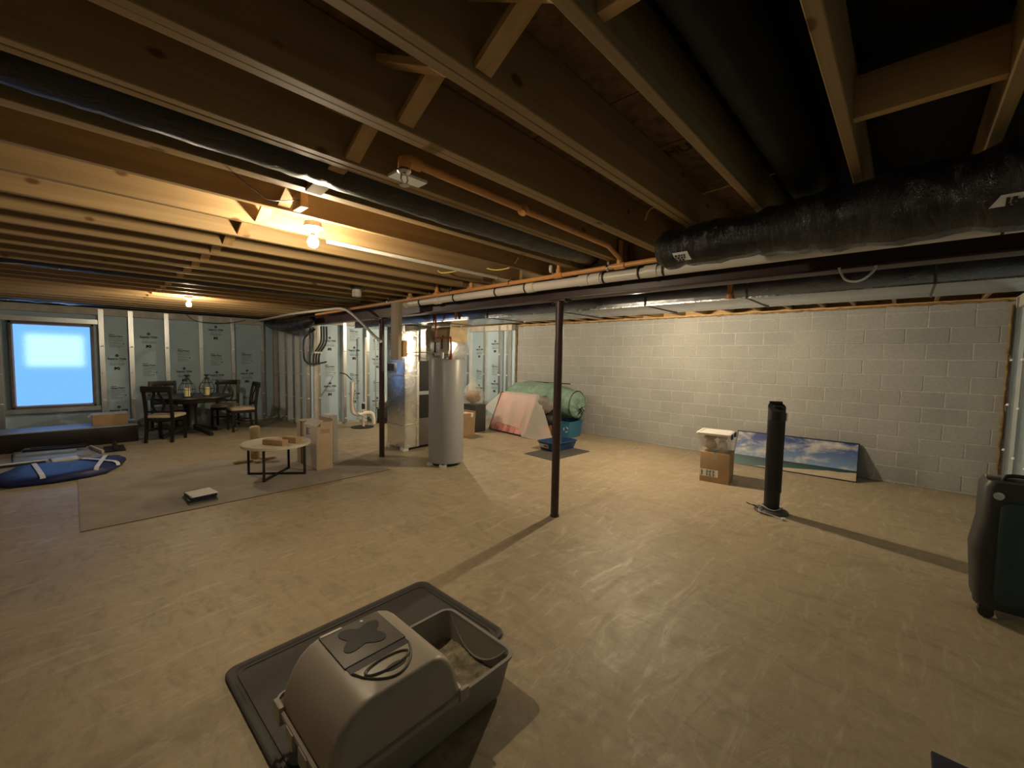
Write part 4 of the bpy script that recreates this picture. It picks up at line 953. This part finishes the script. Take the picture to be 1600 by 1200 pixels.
gb = thing('storage_bag', 'large sage green nylon bag with gathered end piled by the block wall', 'bag', (-5.70, 7.03, 0.40))
rings = []; n = 32
for i, (x, r, zc_) in enumerate([(-0.95, .06, .3), (-0.93, .17, .3), (-0.90, .25, .3), (-0.75, .30, .315), (-0.5, .33, .33), (-0.25, .325, .335), (0.0, .335, .33), (0.2, .325, .325), (0.4, .32, .31), (0.6, .30, .285), (0.8, .285, .26), (0.88, .275, .25)]):
    ring = []
    for k in range(n):
        a = 2 * PI * k / n; rr = r * (1 + 0.045 * math.sin(5 * a + i * 1.7) + 0.04 * math.sin(8 * a - i * 2.3))
        ring.append((x, rr * math.cos(a) * 1.02, zc_ + rr * math.sin(a)))
    rings.append(ring)
m = MB(); m.loft(rings, True, False); m.build('bag_body', 'green', gb, smooth=70)
rings = []
for i, (x, r) in enumerate([(0.88, .275), (0.92, .26), (0.95, .20), (0.955, .13), (0.93, .07), (0.96, .03)]):
    rings.append([(x + 0.01 * math.sin(11 * 2 * PI * k / 48), r * (1 + 0.06 * (0.33 - r) * 3 * math.sin(11 * 2 * PI * k / 48)) * math.cos(2 * PI * k / 48), 0.25 - 0.35 * (0.275 - r) + r * math.sin(2 * PI * k / 48)) for k in range(48)])
m = MB(); m.loft(rings, False, True); m.build('gathered_end', 'green', gb, smooth=50)
m = MB(); m.tube([(0.885, .285 * math.cos(2 * PI * k / 32), 0.25 + .285 * math.sin(2 * PI * k / 32)) for k in range(33)], 0.008, 6); m.build('piping', 'black', gb, smooth=60)
m = MB(); m.bar((-0.55, 0.10, 0.655), (0.62, 0.10, 0.66), 0.05, 0.02); m.build('zip_strip', 'black', gb, bevel=0.004)
kn = MB(); 
for k in range(5):
    a = k * 1.25; kn.tube(smooth_path([(0.95, 0, 0.165), (1.0, 0.05 * math.cos(a), 0.165 + 0.05 * math.sin(a)), (0.98, 0.10 * math.cos(a), 0.13 + 0.07 * math.sin(a))], 4), [0.012] * 9, 6)
stuff(kn.build('drawstring_knot', 'black', gb, smooth=60))
gt = thing('storage_bin', 'grey bin hidden under the sage green bag', 'bin', (-5.62, 7.02, 0))
m = MB(); tray(m, -0.40, 0.40, -0.24, 0.24, 0, 0.34, 0.05, 0.008, 0.04, 0.014); m.build('tub', 'greytote', gt, smooth=45)
m = MB(); m.loft([rrect(-.41, .41, -.25, .25, .04, .341), rrect(-.40, .40, -.24, .24, .04, .365)]); m.build('lid', 'greytote', gt, smooth=45)
kb = blob(MB(), (0, 0, 0), (0.26, 0.10, 0.17), 11, amp=0.35).build('laundry_bag', 'greytote', smooth=70); kb.location = (-5.28, 6.53, 0.64); tag(kb, 'slumped grey cloth bag hanging in front of the sage green bag', 'bag')
kb2 = blob(MB(), (0, 0, 0), (0.15, 0.09, 0.12), 13).build('laundry_bag', 'black', smooth=70); kb2.location = (-5.20, 6.56, 0.36); tag(kb2, 'small black bag tucked below the slumped grey cloth bag', 'bag')
oc = tag(MB().box(-0.11, 0.11, -0.10, 0.10, 0, 0.22).build('small_carton', 'orange_card', bevel=0.004), 'small orange-brown carton between the draped sheet and the blue bin', 'box'); oc.location = (-5.32, 6.62, 0)
bb = thing('recycling_bin', 'light blue recycling bin with a pale emblem under the sage green bag', 'bin', (-4.98, 6.98, 0), 0.05)
m = MB(); tray(m, -0.19, 0.21, -0.26, 0.22, 0, 0.33, 0.03, 0.006, 0.03, 0.014); m.build('tub', 'bin_blue', bb, smooth=45)
for k in range(3):
    a0 = k * 2 * PI / 3 + 0.3; pts = []
    for q_ in range(6): a = a0 + q_ * 0.27; pts.append((0.10 + 0.05 * math.cos(a), -0.2475 - 0.0, 0.17 + 0.05 * math.sin(a)))
    m = MB(); m.tube([(p[0], p[1] - 0.006 * (p[2] - 0.12) / 0.1, p[2]) for p in pts], [0.008] * 5 + [0.002], 6); m.build('emblem_arrow', 'white', bb, smooth=60)

# ------------------------------------------------------------------ dark box with bagged thing, cardboard box beside it
dk = tag(MB().box(-0.22, 0.22, -0.15, 0.15, 0, 0.575).build('plastic_box', 'darkgrey', bevel=0.012), 'tall dark grey box under the clear plastic bag', 'box'); dk.location = (-6.73, 5.93, 0)
pb = thing('plastic_bag', 'clear plastic bag of brown stuff sitting on the tall dark box', 'bag', (-6.76, 5.93, 0.578), 0.2)
m = MB(); rings = []
for z, rx, ry in ((0, .20, .13), (.05, .25, .17), (.15, .27, .19), (.26, .24, .17), (.38, .15, .11), (.47, .07, .05), (.52, .035, .03), (.56, .06, .04)):
    rings.append([(rx * (1 + .09 * math.sin(7 * 2 * PI * k / 28 + z * 20)) * math.cos(2 * PI * k / 28), ry * (1 + .09 * math.cos(6 * 2 * PI * k / 28 + z * 17)) * math.sin(2 * PI * k / 28), z) for k in range(28)])
m.loft(rings); m.build('bag_film', 'clear', pb, smooth=45)
blob(MB(), (0, 0, 0.15), (.19, .13, .13), 21).build('bag_contents', 'brownstuff', pb, smooth=70)
cb2 = thing('cardboard_box', 'tan cardboard box with torn tape beside the water heater', 'box', (-6.50, 5.42, 0), 0.05)
m = MB(); m.box(-0.22, 0.22, -0.16, 0.14, 0, 0.46); m.build('carton', 'card', cb2, bevel=0.005)
m = MB(); m.box(-0.20, 0.19, 0.150, 0.16, 0.0, 0.50); m.build('flap', 'card2', cb2, rot=(-0.06, 0, 0))
m = MB(); m.bar((0.10, -0.05, 0.463), (0.225, 0.06, 0.462), 0.05, 0.003); m.box(0.2215, 0.223, 0.03, 0.09, 0.38, 0.46); m.build('tape', 'paper', cb2)

# ------------------------------------------------------------------ round coffee table and what is on it
ct = thing('coffee_table', 'round pale stone-topped coffee table on black crossed metal legs', 'table', (-5.88, 1.79, 0.0045), 0.0)
m = MB(); m.lathe([(0.385, 0.395), (0.40, 0.40), (0.40, 0.43), (0.395, 0.435), (0.002, 0.435)], seg=56); m.build('table_top', 'marble', ct, smooth=40)
legs = [(-0.25, -0.26), (0.24, -0.22), (-0.24, 0.22), (0.20, 0.27)]
for x, y in legs:
    m = MB(); m.box(x - 0.0125, x + 0.0125, y - 0.0125, y + 0.0125, 0, 0.395); m.build('leg', 'black', ct, bevel=0.002)
for a, b_ in ((0, 3), (1, 2)):
    for z in (0.0125, 0.384):
        m = MB(); m.bar((*legs[a], z), (*legs[b_], z), 0.025, 0.0245 if z < .1 else 0.02); m.build('cross_bar', 'black', ct)
for nm, x, y, rz, sx, sy, sz, lab_ in (('product_box', -5.70, 1.72, 0.55, .145, .05, .065, 'longer of two low cardboard boxes on the round coffee table'), ('product_box', -5.73, 1.93, 0.45, .11, .055, .07, 'shorter cardboard box behind the longer one on the round coffee table')):
    o = thing(nm, lab_, 'box', (x, y, 0.440), rz)
    m = MB(); m.box(-sx, sx, -sy, sy, 0, sz); m.build('carton', 'card', o, bevel=0.003)
    m = MB(); m.box(-sx, sx, -0.012, 0.012, sz, sz + 0.001); m.build('tape', 'card2', o)
# tall carton beside the table
tc_ = thing('shipping_carton', 'tall pale cardboard carton with open flaps beside the coffee table', 'box', (-5.94, 2.34, 0.0045), 0.03)
m = MB(); m.box(-0.21, 0.21, -0.11, 0.11, 0, 0.60); m.build('carton', 'card2', tc_, bevel=0.004)
m = MB(); m.box(-0.212, 0.206, -0.113, -0.110, 0.02, 0.60); m.build('white_face', 'card_white', tc_)
m = MB(); m.add([(-0.21, -0.112, 0.60), (0.21, -0.112, 0.60), (0.20, -0.01, 0.67), (-0.20, -0.01, 0.67), (-0.21, -0.109, 0.60), (0.21, -0.109, 0.60), (0.20, -0.007, 0.672), (-0.20, -0.007, 0.672)], [(0, 1, 2, 3), (4, 7, 6, 5), (0, 4, 5, 1), (1, 5, 6, 2), (2, 6, 7, 3), (3, 7, 4, 0)]); m.build('flap', 'card_white', tc_)
m = MB(); m.box(-0.21, 0.21, 0.106, 0.110, 0.60, 0.69); m.build('flap', 'card2', tc_)
m = MB(); m.box(0.206, 0.210, -0.06, 0.11, 0.60, 0.655); m.build('flap', 'card2', tc_)
q = MB()
for r_ in range(4): q.box(0.2102, 0.2112, -0.06 + 0.01 * (r_ % 2), 0.07, 0.50 + r_ * 0.016, 0.508 + r_ * 0.016)
stuff(q.build('printed_lines', 'brownstuff', tc_))
q = MB(); rnd = random.Random(8)
for r_ in range(7): q.box(-0.12, -0.12 + rnd.uniform(.05, .12), -0.1145, -0.1128, 0.46 + r_ * 0.014, 0.468 + r_ * 0.014)
stuff(q.build('printed_lines', 'darkgrey', tc_))
sl = thing('slim_carton', 'slim brown carton with a dark strap standing behind the tall pale carton', 'box', (-6.33, 2.33, 0.0045), 0.0)
m = MB(); m.box(-0.10, 0.10, -0.10, 0.10, 0, 0.62); m.build('carton', 'card2', sl, bevel=0.004)
m = MB(); m.box(0.05, 0.085, -0.102, -0.10, 0.0, 0.62); m.build('strap', 'darkgrey', sl)
wb = tag(MB().box(-0.12, 0.12, -0.06, 0.06, 0, 0.70).build('flat_carton', 'white', bevel=0.006), 'white flat carton standing behind the tall pale carton', 'box'); wb.location = (-6.12, 2.58, 0.0045)
# scratching post
sp_ = thing('scratching_post', 'beige rope cat scratching post on a flat cross base', 'scratching post', (-6.86, 1.80, 0.0045))
m = MB(); m.lathe([(0.055, 0.03), (0.060, 0.06), (0.060, 0.44), (0.066, 0.46), (0.066, 0.50), (0.05, 0.515), (0.002, 0.518)], seg=20); m.build('rope_post', 'sisal', sp_, smooth=50)
m = MB(); m.loft([rrect(-.06, .06, -.28, .28, .055, 0), rrect(-.06, .06, -.28, .28, .055, .03), rrect(-.05, .05, -.27, .27, .05, .04)]); m.build('base_bar', 'sisal', sp_, smooth=50)
m = MB(); m.loft([rrect(-.20, .20, -.05, .05, .045, 0.0), rrect(-.20, .20, -.05, .05, .045, .036)]); m.build('base_bar', 'sisal', sp_, smooth=50)

# ------------------------------------------------------------------ stack of flat things on the carpet
z = 0.0045
for k, (nm, lab_, mt, sx, sy, h, dx, dy, rz, cat) in enumerate((
  ('folder', 'grey folder at the bottom of the stack on the carpet', 'grey_metal', .16, .125, .018, 0, 0, .03, 'folder'),
  ('ring_binder', 'black ring binder low in the stack on the carpet', 'black', .155, .12, .022, .005, 0, -.02, 'binder'),
  ('ring_binder', 'black ring binder just under the paper sheet on the carpet stack', 'frame_dark', .15, .115, .026, -.006, .006, .05, 'binder'),
  ('paper_sheet', 'white paper sheet on top of the stack of binders', 'paper', .135, .115, .004, 0.01, 0.01, .12, 'paper'))):
    o = tag(MB().box(-sx, sx, -sy, sy, 0, h).build(nm, mt, bevel=0.002), lab_, cat); o.location = (-5.45 + dx, 0.90 + dy, z); o.rotation_euler = (0, 0, rz); z += h + 0.0005

# ------------------------------------------------------------------ folded navy cover with straps
poly = [(-7.28, -.56), (-7.22, -.2), (-7.27, .1), (-7.38, .27), (-7.75, .42), (-8.02, .48), (-8.22, .43), (-8.30, .28), (-8.15, 0.0), (-8.22, -.3), (-8.25, -.55), (-7.9, -.66), (-7.5, -.68)]
nc = thing('folded_cover', 'folded navy vinyl cover tied with white straps on the floor', 'cover', (-7.75, -0.08, 0))
def inset(pl, d, z, jag=0.0, seed=0):
    rnd = random.Random(seed); cx = sum(p[0] for p in pl) / len(pl); cy = sum(p[1] for p in pl) / len(pl); out = []
    n_ = len(pl)
    for i in range(n_):
        for t in (0, 0.33, 0.66):
            a = pl[i]; b_ = pl[(i + 1) % n_]; x = a[0] + (b_[0] - a[0]) * t; y = a[1] + (b_[1] - a[1]) * t
            l = math.hypot(x - cx, y - cy); x = cx + (x - cx) * (l - d) / l; y = cy + (y - cy) * (l - d) / l
            out.append((x + rnd.uniform(-jag, jag) + 7.75, y + rnd.uniform(-jag, jag) + 0.08, z + rnd.uniform(-jag, jag) * 0.6))
    return out
m = MB(); m.loft([inset(poly, 0.02, 0.002), inset(poly, 0.0, 0.03, .008, 1), inset(poly, 0.01, 0.065, .010, 2), inset(poly, 0.06, 0.085, .010, 3), inset(poly, 0.20, 0.088, .008, 4), inset(poly, 0.40, 0.090, .004, 5)]); m.build('cover', 'navy', nc, smooth=60)
for a, b_ in (((-7.25, -0.28), (-8.24, -0.40)), ((-7.34, 0.16), (-8.28, 0.30)), ((-7.60, 0.38), (-8.18, 0.02))):
    d = Vector(b_) - Vector(a); P = [(a[0] + d.x * t + 7.75, a[1] + d.y * t + 0.08, zz) for t, zz in ((0.0, 0.05), (0.02, 0.085), (0.10, 0.102), (0.5, 0.105), (0.9, 0.102), (0.98, 0.085), (1.0, 0.05))]
    m = MB()
    for p, q_ in zip(P[:-1], P[1:]): m.bar(p, q_, 0.045, 0.004)
    m.build('strap', 'strap', nc)

# ------------------------------------------------------------------ flat-pack pieces by the window
flat = [
 ('packed_board', 'wide pale board flat on the floor behind the navy cover', 'bluegrey', (-9.26, -0.25), (.42, .38), .03, 0.06, 0.0),
 ('packed_board', 'pale board lying on the wide one behind the navy cover', 'bluegrey', (-9.42, -0.28), (.30, .30), .03, -0.10, 0.031),
 ('metal_rail', 'long dark metal rail across the pale panels', 'black', (-9.33, -0.22), (.03, .33), .03, -0.15, 0.062),
 ('metal_rail', 'second dark metal rail nearer the long black box', 'black', (-9.52, -0.18), (.025, .30), .025, 0.08, 0.062),
 ('white_board', 'narrow white board at the right end of the pale panels', 'card_white', (-9.18, 0.215), (.32, .015), .05, 0.2, 0.0),
 ('metal_rail', 'thin dark rail on the floor at the left picture edge', 'black', (-8.62, -0.75), (.02, .45), .03, 0.06, 0.0),
 ('metal_rail', 'pale thin rail beside the dark one at the left picture edge', 'strap', (-8.74, -0.70), (.02, .42), .03, 0.06, 0.0),
 ('white_board', 'small white board between the pale panels and the navy cover', 'strap', (-8.72, -0.12), (.10, .13), .03, 0.1, 0.0),
]
for nm, lab_, mt, (x, y), (sx, sy), h, rz, zb in flat:
    o = tag(MB().box(-sx, sx, -sy, sy, 0, h).build(nm, mt, bevel=0.004), lab_, 'rail' if 'rail' in nm else 'board'); o.location = (x, y, zb + 0.001); o.rotation_euler = (0, 0, rz)
hw = thing('frame_hardware', 'small black metal bracket cluster on the floor right of the pale panels', 'hardware', (-9.15, 0.42, 0))
for k in range(4):
    m = MB(); m.box(-0.22 + 0.13 * k, -0.16 + 0.13 * k, -0.12, 0.12, 0.0 if k % 2 else 0.002, 0.03); m.build('bracket', 'black', hw, bevel=0.004)
m = MB(); m.box(-0.25, 0.25, -0.02, 0.02, 0.03, 0.055); m.build('crosspiece', 'black', hw, bevel=0.004)
for k in range(3):
    m = MB(); m.tube([(-0.18 + 0.16 * k, 0, 0.055), (-0.18 + 0.16 * k, 0.02, 0.10)], 0.02, 8); m.build('knob', 'darkgrey', hw, smooth=50)
lb2 = thing('long_box', 'long black flat-topped box on the floor below the window', 'box', (-10.05, -0.65, 0))
m = MB(); m.box(-0.30, 0.30, -1.4, 1.41, 0, 0.285); m.build('box_body', 'espresso', lb2, bevel=0.006)
m = MB(); m.box(-0.302, 0.302, -1.402, 1.412, 0.285, 0.300); m.build('top_window_sheen', 'bluegrey', lb2, bevel=0.003)  # window reflection on the black top put into a pale colour
cb3 = thing('cardboard_box', 'low cardboard box with raised white flap on the long black box', 'box', (-10.02, 0.42, 0.301), 0.0)
m = MB(); m.box(-0.14, 0.14, -0.22, 0.22, 0, 0.19); m.build('carton', 'card', cb3, bevel=0.004)
m = MB(); m.box(-0.14, 0.15, -0.22, 0.22, 0.19, 0.20); m.build('lid_flap', 'card_white', cb3)
m = MB(); m.bar((0.0, -0.22, 0.197), (0.0, -0.27, 0.15), 0.26, 0.006, (0, 0, 1)); m.build('end_flap', 'card_white', cb3)
wbk = tag(MB().box(-0.10, 0.10, -0.10, 0.10, 0, 0.03).build('white_board', 'strap', bevel=0.003), 'small white board on the end of the long black box', 'board'); wbk.location = (-10.15, 0.64 + 0.02, 0.301)
wbk.location = (-10.24, 0.66, 0.301)

# ------------------------------------------------------------------ dining set
tb = thing('dining_table', 'round dark espresso pedestal dining table by the left wall', 'table', (-9.95, 1.53, 0), 0.5)
m = MB(); m.lathe([(0.64, 0.715), (0.67, 0.72), (0.68, 0.735), (0.675, 0.75), (0.002, 0.75)], seg=56); m.build('table_top', 'espresso', tb, smooth=40)
m = MB(); m.lathe([(0.56, 0.64), (0.57, 0.715)], seg=48); m.build('apron', 'espresso', tb, smooth=40)
m = MB(); m.lathe([(0.11, 0.10), (0.12, 0.14), (0.10, 0.2), (0.095, 0.45), (0.12, 0.60), (0.16, 0.64)], seg=28); m.build('pedestal', 'espresso', tb, smooth=50)
for k in range(4):
    a = k * PI / 2; ca, sa = math.cos(a), math.sin(a)
    m = MB(); prof2 = [(0.06, 0.17, 0.10), (0.20, 0.12, 0.07), (0.36, 0.075, 0.055), (0.47, 0.045, 0.05), (0.52, 0.03, 0.055)]
    rings = []
    for d, zc, h in prof2:
        z0, z1 = max(0.0, zc - h / 2 - 0.004), zc + h / 2
        rings.append([(d * ca - w_ * sa, d * sa + w_ * ca, z_) for w_, z_ in ((-.035, z0), (.035, z0), (.035, z1), (-.035, z1))])
    m.loft(rings); m.build('foot', 'espresso', tb, bevel=0.006)
def make_chair(label):
    t = thing('dining_chair', label, 'chair', (0, 0, 0), 0, 'espresso dining chairs')
    m = MB(); m.loft([rrect(-.215, .215, -.20, .22, .05, .43), rrect(-.225, .225, -.205, .23, .055, .45), rrect(-.22, .22, -.20, .225, .055, .475), rrect(-.17, .17, -.15, .18, .05, .488)]); m.build('seat', 'cushion', t, smooth=45)
    m = MB(); m.box(-.21, .21, -.205, .215, .375, .43); m.build('apron', 'espresso', t, bevel=0.004)
    for x in (-.195, .195):
        m = MB(); m.loft([[(x + a * .018, .20 + b_ * .018, 0) for a, b_ in ((-1, -1), (1, -1), (1, 1), (-1, 1))], [(x + a * .025, .195 + b_ * .025, .43) for a, b_ in ((-1, -1), (1, -1), (1, 1), (-1, 1))]]); m.build('leg', 'espresso', t)
        m = MB(); m.loft([[(x + a * .02, yy + b_ * .02, zz) for a, b_ in ((-1, -1), (1, -1), (1, 1), (-1, 1))] for yy, zz in ((-.235, 0), (-.205, .25), (-.20, .45), (-.225, .70), (-.275, .97))]); m.build('leg', 'espresso', t)
        m = MB(); m.box(x - .012, x + .012, -.20, .20, .19, .22); m.build('stretcher', 'espresso', t)
    m = MB(); m.box(-.195, .195, -.012, .012, .19, .22); m.build('stretcher', 'espresso', t)
    m = MB(); rings = []
    for k in range(9):
        x = -.225 + .45 * k / 8; c_ = -.275 - .02 * math.sin(PI * k / 8)
        rings.append([(x, c_ - .014, .885), (x, c_ + .014, .885), (x, c_ + .008, .985), (x, c_ - .02, .985)])
    m.loft(rings); m.build('top_rail', 'espresso', t, bevel=0.004)
    m = MB(); m.box(-.185, .185, -.222, -.198, .52, .555); m.build('lower_rail', 'espresso', t, bevel=0.004)
    for s_ in (-1, 1):
        P = [(s_ * .045, -.213, .54), (s_ * .085, -.225, .63), (s_ * .085, -.24, .73), (s_ * .04, -.26, .83), (s_ * .035, -.272, .89)]
        m = MB()
        rings = [[(p[0] + a * .020, p[1] + b_ * .008, p[2]) for a, b_ in ((-1, -1), (1, -1), (1, 1), (-1, 1))] for p in smooth_path(P, 3)]
        m.loft(rings); m.build('back_splat', 'espresso', t)
    return t
c0 = make_chair('dining chair nearest the camera with its back turned to the coffee table')
c0.location = (-9.53, 1.12, 0); c0.rotation_euler = (0, 0, 0.985)
copy_tree(c0, (-9.86, 2.36, 0), PI, 'dining chair at the right end of the round table seen side-on')
copy_tree(c0, (-10.60, 2.24, 0), -1.99, 'dining chair at the far right of the round table by the wall')
copy_tree(c0, (-10.62, 1.28, 0), -1.42, 'dining chair at the far left of the round table by the wall')
def lantern(x, y, label):
    t = thing('wire_lantern', label, 'lantern', (x, y, 0.7505), 0, 'wire lanterns on the dining table')
    m = MB(); m.lathe([(0.075, 0), (0.08, 0.006), (0.075, 0.014), (0.002, 0.014)], seg=20); m.build('base', 'wire_black', t, smooth=50)
    prof3 = [(0.07, 0.01), (0.115, 0.07), (0.13, 0.14), (0.11, 0.21), (0.06, 0.29), (0.035, 0.33)]
    for k in range(8):
        a = k * PI / 4; m = MB(); m.tube(smooth_path([(r * math.cos(a), r * math.sin(a), z) for r, z in prof3], 3), 0.004, 5); m.build('wire_rib', 'wire_black', t, smooth=60)
    for r, z in ((0.13, 0.14), (0.085, 0.25)):
        m = MB(); P = [(r * math.cos(2 * PI * k / 20), r * math.sin(2 * PI * k / 20), z) for k in range(21)]; m.tube(P, 0.004, 5); m.build('wire_hoop', 'wire_black', t, smooth=60)
    m = MB(); m.lathe([(0.036, 0.32), (0.04, 0.34), (0.02, 0.36), (0.012, 0.375), (0.05, 0.40), (0.03, 0.41)], seg=14); m.build('cap', 'darkgrey', t, smooth=50)
    m = MB(); m.lathe([(0.045, 0.0145), (0.045, 0.16), (0.035, 0.166), (0.002, 0.16)], seg=20); cd = m.build('candle', 'candle', t, smooth=45)
    m = MB(); m.tube([(0, 0, 0.16), (0.002, 0, 0.175)], 0.002, 5); m.build('wick', 'wire_black', cd)
    return t
l0 = lantern(-9.60, 1.44, 'wire lantern with cream candle, the left one on the dining table')
l1 = copy_tree(l0, (-9.72, 1.76, 0.7505), 0.3, 'wire lantern with cream candle, the right one on the dining table')
